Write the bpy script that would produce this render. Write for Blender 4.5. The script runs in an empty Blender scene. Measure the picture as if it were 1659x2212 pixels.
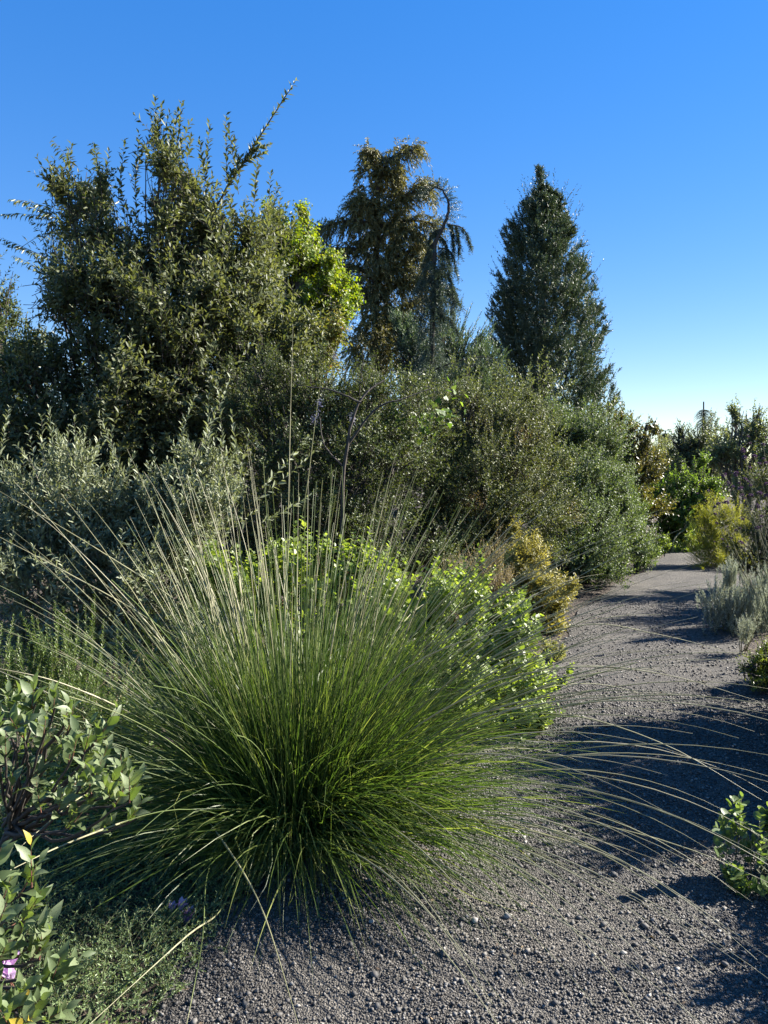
import bpy, math
import numpy as np
from mathutils import Vector, Matrix

rng = np.random.default_rng(11)
R = math.radians
SC = bpy.context.scene
COL = SC.collection

# ------------------------------------------------------------------ camera
F = 1600.0            # focal length in units of a 1659 x 2212 frame
CAM_H = 1.6
PITCH = math.atan(106 / F)
cam_d = bpy.data.cameras.new('camera')
cam_d.sensor_fit = 'VERTICAL'
cam_d.sensor_height = 24.0
cam_d.lens = 24.0 * F / 2212
cam_d.clip_start = 0.05
cam_d.clip_end = 3000
cam = bpy.data.objects.new('camera', cam_d)
COL.objects.link(cam)
cam.location = (0, 0, CAM_H)
cam.rotation_euler = (math.pi / 2 - PITCH, 0, 0)
SC.camera = cam

# ------------------------------------------------------------------ light
SUN_EL, SUN_AZ = 32.0, 72.0          # azimuth clockwise from the view direction (+Y)
sd = Vector((math.sin(R(SUN_AZ)) * math.cos(R(SUN_EL)),
             math.cos(R(SUN_AZ)) * math.cos(R(SUN_EL)), math.sin(R(SUN_EL))))
w = bpy.data.worlds.new('World')
SC.world = w
w.use_nodes = True
nt = w.node_tree
bg = nt.nodes['Background']
sky = nt.nodes.new('ShaderNodeTexSky')
sky.sky_type = 'NISHITA'
sky.sun_disc = False
sky.sun_elevation = R(SUN_EL)
sky.sun_rotation = R(SUN_AZ)
sky.altitude = 100
sky.air_density = 1.0
sky.dust_density = 0.0
sky.ozone_density = 4.0
hsv = nt.nodes.new('ShaderNodeHueSaturation')
hsv.inputs['Saturation'].default_value = 1.9
hsv.inputs['Value'].default_value = 1.0
hsv.inputs['Hue'].default_value = 0.519
gam = nt.nodes.new('ShaderNodeGamma')
gam.inputs['Gamma'].default_value = 0.52
nt.links.new(sky.outputs[0], gam.inputs['Color'])
nt.links.new(gam.outputs[0], hsv.inputs['Color'])
nt.links.new(hsv.outputs[0], bg.inputs[0])
bg.inputs[1].default_value = 0.115
sl = bpy.data.lights.new('sun', 'SUN')
sl.energy = 5.0
sl.angle = R(0.5)
sl.color = (1.0, 0.94, 0.84)
so = bpy.data.objects.new('sun', sl)
so.rotation_euler = (-sd).to_track_quat('-Z', 'Y').to_euler()
so.location = (20, 10, 20)
COL.objects.link(so)
SC.view_settings.view_transform = 'Standard'
SC.view_settings.look = 'None'
SC.view_settings.exposure = 1.98
SC.view_settings.gamma = 1.0
SC.cycles.max_bounces = 8
SC.cycles.transmission_bounces = 6
SC.cycles.diffuse_bounces = 4


# ------------------------------------------------------------------ helpers
def at(u, v, Y):
    """point seen at frame position (u, v) standing Y metres ahead of the camera"""
    x = (u - 829.5) / F
    y = -(v - 1106) / F
    cp, sp = math.cos(PITCH), math.sin(PITCH)
    d = np.array([x, cp + y * sp, -sp + y * cp])
    return np.array([0, 0, CAM_H]) + d * (Y / d[1])


def proj(P):
    P = np.asarray(P, float) - np.array([0, 0, CAM_H])
    cp, sp = math.cos(PITCH), math.sin(PITCH)
    fw = P[..., 1] * cp - P[..., 2] * sp
    up = P[..., 1] * sp + P[..., 2] * cp
    return 829.5 + F * P[..., 0] / fw, 1106 - F * up / fw


def nrm(a):
    return a / (np.linalg.norm(a, axis=-1, keepdims=True) + 1e-9)


def mesh(name, V, Fc, tint=None, smooth=False):
    V = np.ascontiguousarray(V, dtype=np.float32).reshape(-1, 3)
    Fc = np.ascontiguousarray(Fc, dtype=np.int32)
    m, k = Fc.shape
    me = bpy.data.meshes.new(name)
    me.vertices.add(len(V))
    me.vertices.foreach_set('co', V.ravel())
    me.loops.add(m * k)
    me.loops.foreach_set('vertex_index', Fc.ravel())
    me.polygons.add(m)
    me.polygons.foreach_set('loop_start', np.arange(m, dtype=np.int32) * k)
    if smooth:
        me.polygons.foreach_set('use_smooth', np.ones(m, dtype=bool))
    me.update(calc_edges=True)
    if tint is not None:
        a = me.attributes.new('tint', 'FLOAT', 'POINT')
        a.data.foreach_set('value', np.ascontiguousarray(tint, dtype=np.float32).ravel())
    return me


def tri(Fc):
    """quads -> triangles"""
    return np.concatenate([Fc[:, [0, 1, 2]], Fc[:, [0, 2, 3]]])


def join(*bits):
    Vs, Fs, Ts, o = [], [], [], 0
    for V, Fc, T in bits:
        V = np.asarray(V).reshape(-1, 3)
        Fc = np.asarray(Fc)
        if Fc.shape[1] == 4:
            Fc = tri(Fc)
        Vs.append(V); Fs.append(Fc + o); Ts.append(np.broadcast_to(T, (len(V),)))
        o += len(V)
    return np.concatenate(Vs), np.concatenate(Fs), np.concatenate(Ts)


def thing(name, label, cat, base, group=None):
    o = bpy.data.objects.new(name, None)
    o.empty_display_size = 0.1
    o.location = base
    o['label'] = label
    o['category'] = cat
    if group:
        o['group'] = group
    COL.objects.link(o)
    return o


def part(name, V, Fc, T, mat, parent, base=(0, 0, 0), smooth=False, stuff=False):
    """a mesh part; V in world coordinates, base = world origin of the parent"""
    me = mesh(name, np.asarray(V).reshape(-1, 3) - np.asarray(base), Fc, T, smooth)
    me.materials.append(mat)
    o = bpy.data.objects.new(name, me)
    COL.objects.link(o)
    if parent is not None:
        o.parent = parent
    if stuff:
        o['kind'] = 'stuff'
    return o


# ---- leaf templates: (along, across, up)
def T_(pts, fs):
    return np.array(pts, float), np.array(fs, int)


LEAF2 = T_([(0, 0, 0), (.45, .5, .10), (1, 0, 0), (.45, -.5, .10)], [(0, 2, 1), (0, 3, 2)])
NEEDLE = T_([(0, -.5, 0), (0, .5, 0), (1, 0, 0.03)], [(0, 2, 1)])
_o = [(0, 0), (.22, .36), (.5, .5), (.78, .33), (1, 0)]
LEAF8 = T_([(0, 0, 0), (.25, .38, .07), (.62, .46, .06), (1, 0, -.06), (.62, -.46, .06), (.25, -.38, .07), (.45, 0, .0)],
           [(0, 6, 1), (1, 6, 2), (2, 6, 3), (3, 6, 4), (4, 6, 5), (5, 6, 0)])
ROUND = T_([(0, 0, 0), (.18, .38, .05), (.55, .5, .07), (.9, .3, .02), (1, 0, -.02), (.9, -.3, .02), (.55, -.5, .07), (.18, -.38, .05), (.5, 0, .0)],
           [(0, 8, 1), (1, 8, 2), (2, 8, 3), (3, 8, 4), (4, 8, 5), (5, 8, 6), (6, 8, 7), (7, 8, 0)])


def _big():
    xs = [0, .06, .2, .4, .6, .8, .93, 1]
    ws = [.03, .10, .36, .5, .43, .22, .07, 0]
    pts, fs = [], []
    for x, h in zip(xs, ws):
        z = .10 * math.sin(x * 2.6) - .10 * x
        pts += [(x, h, z + .22 * h * .5), (x, 0, z), (x, -h, z + .22 * h * .5)]
    for i in range(len(xs) - 1):
        a = 3 * i
        fs += [(a, a + 1, a + 4), (a, a + 4, a + 3), (a + 1, a + 2, a + 5), (a + 1, a + 5, a + 4)]
    return T_(pts, fs)


BIG = _big()
FAN = T_([(0, 0, 0), (.7, .5, .05), (.95, .28, .0), (.88, 0, .08), (.95, -.28, .0), (.7, -.5, .05)],
         [(0, 3, 2), (0, 2, 1), (0, 4, 3), (0, 5, 4)])


def leaf_batch(tm, P, D, N, L, W, tint):
    pts, fs = tm
    S = np.cross(N, D)
    V = (P[:, None] + (L[:, None] * pts[None, :, 0])[..., None] * D[:, None]
         + (W[:, None] * pts[None, :, 1])[..., None] * S[:, None]
         + (L[:, None] * pts[None, :, 2])[..., None] * N[:, None])
    n, k = len(P), len(pts)
    Fc = (fs[None] + (np.arange(n) * k)[:, None, None]).reshape(-1, 3)
    return V.reshape(-1, 3), Fc, np.repeat(tint, k)


def on_shoots(S, D, L, B, m, lL, lW, ang=50, t0=.15, droop=0., tip=.6, jit=.25, opp=False):
    """leaves set round shoots S + D L t + B L t^2"""
    n = len(S)
    t = np.linspace(t0, 1, m)[None, :] + rng.uniform(-.4, .4, (n, m)) * (1 - t0) / m
    P = S[:, None] + (L[:, None] * t)[..., None] * D[:, None] + (L[:, None] * t ** 2)[..., None] * B[:, None]
    T = nrm(D[:, None] + 2 * t[..., None] * B[:, None])
    ref = np.where(np.abs(T[..., 2:3]) > .9, np.array([1., 0, 0]), np.array([0, 0, 1.]))
    a = nrm(np.cross(T, ref)); b = np.cross(T, a)
    k = np.arange(m)[None, :]
    phi = rng.uniform(0, 6.28, (n, 1)) + (k * 2.39996 if not opp else (k % 2) * math.pi + (k // 2) * 1.57) + rng.normal(0, .25, (n, m))
    Rd = np.cos(phi)[..., None] * a + np.sin(phi)[..., None] * b
    an = np.radians(ang + rng.normal(0, 10, (n, m)))[..., None]
    LD = nrm(T * np.cos(an) + Rd * np.sin(an) + np.array([0, 0, -droop]) + rng.normal(0, jit * .5, (n, m, 3)))
    N0 = T * np.sin(an) - Rd * np.cos(an) + rng.normal(0, jit, (n, m, 3))
    N = nrm(N0 - (N0 * LD).sum(-1, keepdims=True) * LD)
    sz = (1 - (1 - tip) * np.clip(t, 0, 1) ** 4) * rng.uniform(.7, 1.2, (n, m))
    return [P.reshape(-1, 3), LD.reshape(-1, 3), N.reshape(-1, 3), (sz * lL).ravel(), (sz * lW).ravel()]


def cat(*Ls):
    return [np.concatenate([l[i] for l in Ls]) for i in range(len(Ls[0]))]


def tubes(Pt, Rd, sides=4, tint=0.5, cap=False):
    """Pt (n,k,3), Rd (n,k)"""
    n, k, _ = Pt.shape
    T = nrm(np.gradient(Pt, axis=1))
    ref = np.where(np.abs(nrm(Pt[:, -1] - Pt[:, 0])[:, 2:3]) > .8, np.array([1., 0.2, 0]), np.array([0, 0, 1.]))
    a = nrm(np.cross(T, ref[:, None])); b = np.cross(T, a)
    ph = np.arange(sides) * 2 * math.pi / sides
    V = Pt[:, :, None] + Rd[:, :, None, None] * (np.cos(ph)[None, None, :, None] * a[:, :, None] + np.sin(ph)[None, None, :, None] * b[:, :, None])
    i, j = np.meshgrid(np.arange(k - 1), np.arange(sides), indexing='ij')
    q = np.stack([i * sides + j, i * sides + (j + 1) % sides, (i + 1) * sides + (j + 1) % sides, (i + 1) * sides + j], -1).reshape(-1, 4)
    Fc = (q[None] + (np.arange(n) * k * sides)[:, None, None]).reshape(-1, 4)
    tt = np.broadcast_to(np.asarray(tint, float), (n, k)) if np.ndim(tint) != 0 else np.full((n, k), float(tint))
    return V.reshape(-1, 3), tri(Fc), np.repeat(tt.reshape(-1), sides)


def spline(pts, k=12):
    P = np.asarray(pts, float)
    P = np.vstack([2 * P[0] - P[1], P, 2 * P[-1] - P[-2]])
    n = len(P) - 3
    out = []
    for s in np.linspace(0, n - 1e-6, k):
        i = int(s); t = s - i
        p0, p1, p2, p3 = P[i:i + 4]
        out.append(.5 * (2 * p1 + (p2 - p0) * t + (2 * p0 - 5 * p1 + 4 * p2 - p3) * t * t + (3 * p1 - p0 - 3 * p2 + p3) * t ** 3))
    return np.array(out)


def limbs(polys, r0, r1, k=9, sides=6, wob=.0):
    Pt = np.array([spline(p, k) for p in polys])
    if wob:
        nz = rng.normal(0, wob, Pt.shape); nz[:, 0] = 0
        Pt = Pt + nz
    r0 = np.broadcast_to(r0, (len(polys),)); r1 = np.broadcast_to(r1, (len(polys),))
    t = np.linspace(0, 1, k)[None]
    return Pt, r0[:, None] * (1 - t) + r1[:, None] * t


def shoot_tubes(S, D, L, B, r, k=4, sides=3, tint=.5):
    t = np.linspace(0, 1, k)[None, :]
    P = S[:, None] + (L[:, None] * t)[..., None] * D[:, None] + (L[:, None] * t ** 2)[..., None] * B[:, None]
    Rd = np.broadcast_to(r * (1 - .75 * t), (len(S), k))
    return tubes(P, Rd, sides, tint)


def LB(u, v, ru, rv, Y, ry=None):
    rx, rz = ru / F * Y, rv / F * Y
    return at(u, v, Y), np.array([rx, ry if ry else .5 * (rx + rz), rz])


def lobe_pts(lobes, n, p=4., zmin=.02, clump=True):
    """points through the lobes, gathered into tufts so that light and dark clumps form"""
    wt = np.array([(r[0] * r[1] * r[2]) ** .72 for c, r in lobes])
    LC = np.array([c for c, r in lobes]); LR = np.array([r for c, r in lobes])

    def raw(m, pw):
        idx = rng.choice(len(lobes), m, p=wt / wt.sum())
        d = nrm(rng.normal(0, 1, (m, 3)))
        rad = rng.uniform(0, 1, m) ** (1 / pw)
        rad *= 1 + .12 * np.sin(d[:, 0] * 5 + idx) * np.cos(d[:, 2] * 6 + idx * 2)
        return LC[idx] + d * LR[idx] * rad[:, None], nrm(d / LR[idx]), LR[idx]

    if clump and n > 120:
        n1 = int(n * .3)
        P1, O1, _ = raw(n1, p)
        nc = max(10, n // 26)
        Cc, Oc, Rc = raw(nc, p * 1.6)
        i = rng.integers(nc, size=n - n1)
        sg = np.minimum(.17 * Rc.mean(1), .22)[i] * rng.uniform(.5, 1.3, nc)[i]
        off = rng.normal(0, 1, (n - n1, 3)) * sg[:, None]
        P2 = Cc[i] + off + Oc[i] * (sg * rng.uniform(0, 1.2, nc)[i])[:, None]
        O2 = nrm(Oc[i] + off / (sg[:, None] * 2.2))
        P, O = np.concatenate([P1, P2]), np.concatenate([O1, O2])
    else:
        P, O, _ = raw(n, p)
    k = P[:, 2] > zmin
    return P[k], O[k]


# ------------------------------------------------------------------ materials
def new_mat(name):
    m = bpy.data.materials.new(name)
    m.use_nodes = True
    return m, m.node_tree, m.node_tree.nodes['Principled BSDF'], m.node_tree.nodes['Material Output']


def ramp_node(t, cols):
    r = t.nodes.new('ShaderNodeValToRGB')
    e = r.color_ramp.elements
    while len(e) < len(cols):
        e.new(.5)
    for i, c in enumerate(cols):
        if len(c) == 4:
            e[i].position = c[3]
        else:
            e[i].position = i / (len(cols) - 1)
        e[i].color = (c[0], c[1], c[2], 1)
    return r


def leaf_mat(name, cols, rough=.45, transl=.35, tcol=(1.5, 1.45, .6), spec=.5, spot=None):
    m, t, b, out = new_mat(name)
    a = t.nodes.new('ShaderNodeAttribute'); a.attribute_name = 'tint'
    r = ramp_node(t, cols)
    t.links.new(a.outputs['Fac'], r.inputs[0])
    col = r.outputs[0]
    if spot:
        nz = t.nodes.new('ShaderNodeTexNoise'); nz.inputs['Scale'].default_value = spot[1]
        tc = t.nodes.new('ShaderNodeTexCoord')
        t.links.new(tc.outputs['Object'], nz.inputs['Vector'])
        rr = ramp_node(t, [(0, 0, 0, .56), (1, 1, 1, .68)])
        t.links.new(nz.outputs[0], rr.inputs[0])
        mm = t.nodes.new('ShaderNodeMix'); mm.data_type = 'RGBA'
        t.links.new(rr.outputs[0], mm.inputs[0]); t.links.new(col, mm.inputs[6])
        mm.inputs[7].default_value = (*spot[0], 1)
        col = mm.outputs[2]
    t.links.new(col, b.inputs['Base Color'])
    b.inputs['Roughness'].default_value = rough
    b.inputs['Specular IOR Level'].default_value = spec
    if transl > 0:
        tr = t.nodes.new('ShaderNodeBsdfTranslucent')
        mu = t.nodes.new('ShaderNodeMix'); mu.data_type = 'RGBA'; mu.blend_type = 'MULTIPLY'; mu.clamp_result = True
        mu.inputs[0].default_value = 1
        t.links.new(col, mu.inputs[6]); mu.inputs[7].default_value = (*tcol, 1)
        t.links.new(mu.outputs[2], tr.inputs['Color'])
        mx = t.nodes.new('ShaderNodeMixShader'); mx.inputs[0].default_value = transl
        t.links.new(b.outputs[0], mx.inputs[1]); t.links.new(tr.outputs[0], mx.inputs[2])
        t.links.new(mx.outputs[0], out.inputs[0])
    return m


def bark_mat(name, c0, c1, scale=30):
    m, t, b, out = new_mat(name)
    n = t.nodes.new('ShaderNodeTexNoise'); n.inputs['Scale'].default_value = scale; n.inputs['Detail'].default_value = 5
    tc = t.nodes.new('ShaderNodeTexCoord'); mp = t.nodes.new('ShaderNodeMapping'); mp.inputs['Scale'].default_value = (1, 1, .25)
    t.links.new(tc.outputs['Object'], mp.inputs[0]); t.links.new(mp.outputs[0], n.inputs['Vector'])
    r = ramp_node(t, [(*c0, .3), (*c1, .7)])
    t.links.new(n.outputs[0], r.inputs[0]); t.links.new(r.outputs[0], b.inputs['Base Color'])
    bp = t.nodes.new('ShaderNodeBump'); bp.inputs['Strength'].default_value = .6; bp.inputs['Distance'].default_value = .01
    t.links.new(n.outputs[0], bp.inputs['Height']); t.links.new(bp.outputs[0], b.inputs['Normal'])
    b.inputs['Roughness'].default_value = .85
    return m


M_soap = leaf_mat('leaf_glossy_grey', [(.055, .072, .030), (.10, .118, .055), (.18, .195, .11)], .5, .36, spec=.3)
M_droop = leaf_mat('leaf_drooping', [(.05, .08, .03), (.09, .12, .05), (.17, .16, .06)], .4, .35)
M_gink = leaf_mat('leaf_yellow_green', [(.085, .15, .018), (.17, .24, .02), (.32, .31, .02)], .5, .45, (1.4, 1.4, .5))
M_red = leaf_mat('leaf_autumn', [(.08, .12, .03, 0), (.15, .17, .04, .5), (.22, .18, .05, .85), (.26, .06, .03, 1)], .5, .4)
M_cean = leaf_mat('leaf_dark_small', [(.038, .058, .018), (.072, .10, .032), (.13, .15, .055)], .48, .28, spec=.35)
M_hedge = leaf_mat('leaf_hedge', [(.055, .075, .025), (.10, .125, .045), (.18, .195, .08)], .52, .32, spec=.35, spot=((.13, .10, .055), 1.7))
M_hedge2 = leaf_mat('leaf_hedge_grey', [(.055, .088, .033), (.10, .145, .06), (.17, .22, .10)], .52, .32, spec=.35)
M_olive = leaf_mat('leaf_silver', [(.10, .12, .065), (.18, .205, .12), (.30, .325, .21)], .5, .28, (1.3, 1.3, .7), spec=.35)
M_rose = leaf_mat('leaf_rosemary', [(.06, .105, .022), (.11, .17, .04), (.20, .26, .08)], .4, .3)
M_manz = leaf_mat('leaf_manzanita', [(.09, .13, .05), (.135, .18, .08), (.19, .225, .12)], .5, .36, (1.35, 1.5, .4), spot=((.07, .07, .035), 18))
M_yell = leaf_mat('leaf_yellowed', [(.32, .25, .03), (.42, .34, .05), (.36, .27, .06)], .5, .4, (1.3, 1.2, .5), spot=((.30, .17, .02), 30))
M_bright = leaf_mat('leaf_bright_round', [(.12, .18, .035), (.19, .255, .06), (.27, .32, .10)], .42, .5, (1.5, 1.5, .5))
M_gold = leaf_mat('leaf_golden', [(.14, .14, .035), (.24, .225, .06), (.36, .335, .12)], .5, .4, (1.3, 1.2, .6))
M_dryp = leaf_mat('leaf_dry', [(.16, .13, .07), (.26, .21, .12), (.36, .31, .19)], .6, .3)
M_chart = leaf_mat('leaf_chartreuse', [(.20, .22, .06), (.30, .31, .10), (.38, .38, .15)], .55, .35)
M_cyp = leaf_mat('needle_blue_green', [(.030, .054, .034), (.058, .090, .056), (.12, .15, .09)], .5, .15)
M_brown = leaf_mat('needle_olive_brown', [(.07, .078, .03), (.14, .135, .05), (.24, .21, .085)], .55, .25)
M_cedar = leaf_mat('needle_cedar', [(.040, .068, .052), (.075, .110, .082), (.13, .165, .125)], .5, .15)
M_azc = leaf_mat('needle_pale_blue', [(.055, .095, .060), (.095, .145, .095), (.15, .205, .14)], .5, .25)
M_far = leaf_mat('leaf_far_dark', [(.055, .075, .036), (.095, .12, .06), (.16, .185, .10)], .5, .35, spec=.35)
M_farp = leaf_mat('leaf_far_pale', [(.10, .125, .06), (.16, .19, .095), (.24, .27, .15)], .5, .4, spec=.35)
M_arb = leaf_mat('leaf_fresh_green', [(.06, .12, .022), (.11, .18, .035), (.18, .25, .07)], .42, .5, spec=.35)
M_ybush = leaf_mat('leaf_lime', [(.16, .19, .02), (.27, .29, .02), (.36, .35, .04)], .5, .45)
M_oak = leaf_mat('leaf_bronze', [(.06, .07, .02), (.11, .11, .03), (.17, .13, .04)], .4, .35)
M_lav = leaf_mat('leaf_lavender', [(.24, .27, .20), (.34, .37, .29), (.46, .49, .40)], .6, .2, (1.2, 1.2, .9))
M_box = leaf_mat('leaf_box', [(.07, .12, .02), (.13, .18, .035), (.26, .28, .07)], .3, .45)
M_succ = leaf_mat('leaf_round_grey_green', [(.09, .145, .05), (.14, .20, .075), (.20, .26, .11)], .45, .38, (1.5, 1.5, .5))
M_jun = leaf_mat('needle_juniper', [(.08, .125, .05), (.14, .20, .08), (.22, .28, .12)], .5, .2)
M_grass = leaf_mat('grass_blade', [(.040, .070, .016), (.095, .140, .030), (.27, .285, .09)], .42, .42, (1.25, 1.4, .6))
M_stalk = leaf_mat('flower_stalk', [(.07, .115, .025, 0), (.13, .165, .05, .4), (.27, .265, .14, .62), (.42, .39, .26, 1)], .5, .25, (1.1, 1.05, .8))
M_straw = leaf_mat('straw', [(.30, .22, .10), (.42, .33, .17), (.5, .42, .26)], .6, .2, (1.1, 1., .7))
M_pink = leaf_mat('petal_pink', [(.58, .36, .60), (.72, .52, .74), (.80, .66, .80)], .5, .4, (1.1, .9, 1.1))
M_purple = leaf_mat('petal_purple', [(.045, .03, .05), (.09, .055, .095), (.26, .17, .29)], .6, .3, (1.1, .9, 1.1))
M_blue = leaf_mat('petal_blue', [(.09, .09, .15), (.14, .14, .22), (.2, .2, .3)], .6, .3, (1, 1, 1.1))
M_bark = bark_mat('bark_dark', (.028, .022, .018), (.075, .06, .048))
M_barkg = bark_mat('bark_grey', (.07, .06, .05), (.17, .15, .125))
M_barkr = bark_mat('bark_red', (.10, .035, .025), (.19, .08, .05), 60)
M_twig = bark_mat('twig_green', (.09, .10, .05), (.16, .15, .08), 60)

# ---- ground and gravel materials
def soil_mat():
    m, t, b, out = new_mat('soil')
    tc = t.nodes.new('ShaderNodeTexCoord')
    n = t.nodes.new('ShaderNodeTexNoise'); n.inputs['Scale'].default_value = 26; n.inputs['Detail'].default_value = 8
    t.links.new(tc.outputs['Object'], n.inputs['Vector'])
    r = ramp_node(t, [(.018, .013, .010, .3), (.055, .040, .028, .55), (.11, .085, .06, .75)])
    t.links.new(n.outputs[0], r.inputs[0]); t.links.new(r.outputs[0], b.inputs['Base Color'])
    v = t.nodes.new('ShaderNodeTexVoronoi'); v.inputs['Scale'].default_value = 45
    t.links.new(tc.outputs['Object'], v.inputs['Vector'])
    bp = t.nodes.new('ShaderNodeBump'); bp.inputs['Strength'].default_value = .9; bp.inputs['Distance'].default_value = .02
    t.links.new(v.outputs['Distance'], bp.inputs['Height']); t.links.new(bp.outputs[0], b.inputs['Normal'])
    b.inputs['Roughness'].default_value = .95
    return m


def gravel_sheet_mat():
    m, t, b, out = new_mat('gravel_sheet')
    tc = t.nodes.new('ShaderNodeTexCoord')
    v = t.nodes.new('ShaderNodeTexVoronoi'); v.inputs['Scale'].default_value = 150
    t.links.new(tc.outputs['Object'], v.inputs['Vector'])
    sx = t.nodes.new('ShaderNodeSeparateColor'); t.links.new(v.outputs['Color'], sx.inputs[0])
    r = ramp_node(t, [(.04, .037, .034, 0), (.08, .075, .068, .35), (.135, .126, .113, .8), (.24, .225, .20, 1)])
    t.links.new(sx.outputs[0], r.inputs[0])
    n = t.nodes.new('ShaderNodeTexNoise'); n.inputs['Scale'].default_value = 2.2; n.inputs['Detail'].default_value = 6
    t.links.new(tc.outputs['Object'], n.inputs['Vector'])
    r2 = ramp_node(t, [(.62, .60, .58, .35), (1.1, 1.06, 1.0, .68)])
    t.links.new(n.outputs[0], r2.inputs[0])
    mu = t.nodes.new('ShaderNodeMix'); mu.data_type = 'RGBA'; mu.blend_type = 'MULTIPLY'; mu.inputs[0].default_value = 1
    t.links.new(r.outputs[0], mu.inputs[6]); t.links.new(r2.outputs[0], mu.inputs[7])
    t.links.new(mu.outputs[2], b.inputs['Base Color'])
    n2 = t.nodes.new('ShaderNodeTexNoise'); n2.inputs['Scale'].default_value = 30; n2.inputs['Detail'].default_value = 4
    t.links.new(tc.outputs['Object'], n2.inputs['Vector'])
    inv = t.nodes.new('ShaderNodeMath'); inv.operation = 'SUBTRACT'; 
    t.links.new(n2.outputs[0], inv.inputs[0]); t.links.new(v.outputs['Distance'], inv.inputs[1])
    bp = t.nodes.new('ShaderNodeBump'); bp.inputs['Strength'].default_value = 1.0; bp.inputs['Distance'].default_value = .012
    t.links.new(inv.outputs[0], bp.inputs['Height']); t.links.new(bp.outputs[0], b.inputs['Normal'])
    b.inputs['Roughness'].default_value = .85
    return m


M_soil = soil_mat()
M_sheet = gravel_sheet_mat()
M_peb = leaf_mat('pebble', [(.028, .026, .025, 0), (.075, .070, .064, .35), (.145, .135, .122, .75), (.31, .29, .26, .95), (.17, .10, .07, 1)], .75, 0)

# ------------------------------------------------------------------ setting
n = 60
gx, gy = np.meshgrid(np.concatenate([[-400, -120, -40], np.linspace(-14, 16, n), [40, 120, 400]]),
                     np.concatenate([[-60, -15], np.linspace(-3, 32, n), [60, 150, 500, 900]]), indexing='ij')
gz = .0 * gx
V = np.stack([gx, gy, gz], -1)
ni, nj = gx.shape
ii, jj = np.meshgrid(np.arange(ni - 1), np.arange(nj - 1), indexing='ij')
Q = np.stack([ii * nj + jj, (ii + 1) * nj + jj, (ii + 1) * nj + jj + 1, ii * nj + jj + 1], -1).reshape(-1, 4)
g = part('ground', V, Q, None, M_soil, None)
g['kind'] = 'structure'

# path edges (Y, left X, right X)
PE = np.array([(-1.5, -.9, 1.5), (1.5, -.72, 1.55), (2.1, -.66, 1.6), (2.5, -.66, 1.65), (2.9, -.35, 1.75), (3.3, .0, 1.9),
               (4, .55, 2.25), (5, 1.0, 2.75), (6, 1.3, 3.05), (7, 1.75, 3.4), (8, 2.2, 3.85), (9, 2.7, 4.3),
               (10.5, 3.6, 5.1), (12, 4.4, 6.0), (13.2, 5.1, 6.9), (14.5, 6.2, 8.3), (16, 8, 10.4)])


def path_edges(Y):
    l = np.interp(Y, PE[:, 0], PE[:, 1]) + .05 * np.sin(Y * 3.1) + .03 * np.sin(Y * 7.7)
    r = np.interp(Y, PE[:, 0], PE[:, 2]) + .05 * np.sin(Y * 2.7 + 1) + .03 * np.sin(Y * 6.9)
    return l, r


ys = np.linspace(-1.5, 16, 180)
l, r = path_edges(ys)
tt = np.linspace(0, 1, 26)[None]
px_ = l[:, None] * (1 - tt) + r[:, None] * tt
py_ = np.broadcast_to(ys[:, None], px_.shape)


def path_z(x, y):
    return .012 + .006 * np.sin(x * 2.3 + y * 1.1) + .004 * np.sin(x * 5.1 - y * 3.7) + .003 * np.sin(x * 11 + y * 9)


pz_ = path_z(px_, py_)
V = np.stack([px_, py_, pz_], -1)
ni, nj = px_.shape
ii, jj = np.meshgrid(np.arange(ni - 1), np.arange(nj - 1), indexing='ij')
Q = np.stack([ii * nj + jj, (ii) * nj + jj + 1, (ii + 1) * nj + jj + 1, (ii + 1) * nj + jj], -1).reshape(-1, 4)
path = part('path', V, Q, None, M_sheet, None, smooth=True)
path['kind'] = 'structure'

OCT = np.array([(1, 0, 0), (-1, 0, 0), (0, 1, 0), (0, -1, 0), (0, 0, 1), (0, 0, -1)], float)
OCF = np.array([(0, 2, 4), (2, 1, 4), (1, 3, 4), (3, 0, 4), (2, 0, 5), (1, 2, 5), (3, 1, 5), (0, 3, 5)])


def pebbles(x, y, s, tint):
    n = len(x)
    q = nrm(rng.normal(0, 1, (n, 3))); a = nrm(np.cross(q, rng.normal(0, 1, (n, 3)))); b = np.cross(q, a)
    tm = OCT[None] * rng.uniform(.6, 1.25, (n, 6, 1)) + rng.normal(0, .16, (n, 6, 3))
    V = tm[..., 0:1] * q[:, None] + tm[..., 1:2] * a[:, None] + tm[..., 2:3] * b[:, None]
    V = V * s[:, None, None] * np.array([1, 1, .72])
    V += np.stack([x, y, path_z(x, y) + s * .35], -1)[:, None]
    Fc = (OCF[None] + (np.arange(n) * 6)[:, None, None]).reshape(-1, 3)
    return V.reshape(-1, 3), Fc, np.repeat(tint, 6)


def scatter(y0, y1, step, xlim=.56):
    Y, X = np.meshgrid(np.arange(y0, y1, step), np.arange(-2.2, 4, step), indexing='ij')
    X = X.ravel() + rng.uniform(-.6, .6, X.size) * step; Y = Y.ravel() + rng.uniform(-.6, .6, Y.size) * step
    l, r = path_edges(Y)
    e = rng.normal(0, .04, X.size)
    k = (X > l - .01 + e) & (X < r + e) & (np.abs(X) < xlim * Y + .12)
    return X[k], Y[k]


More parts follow.
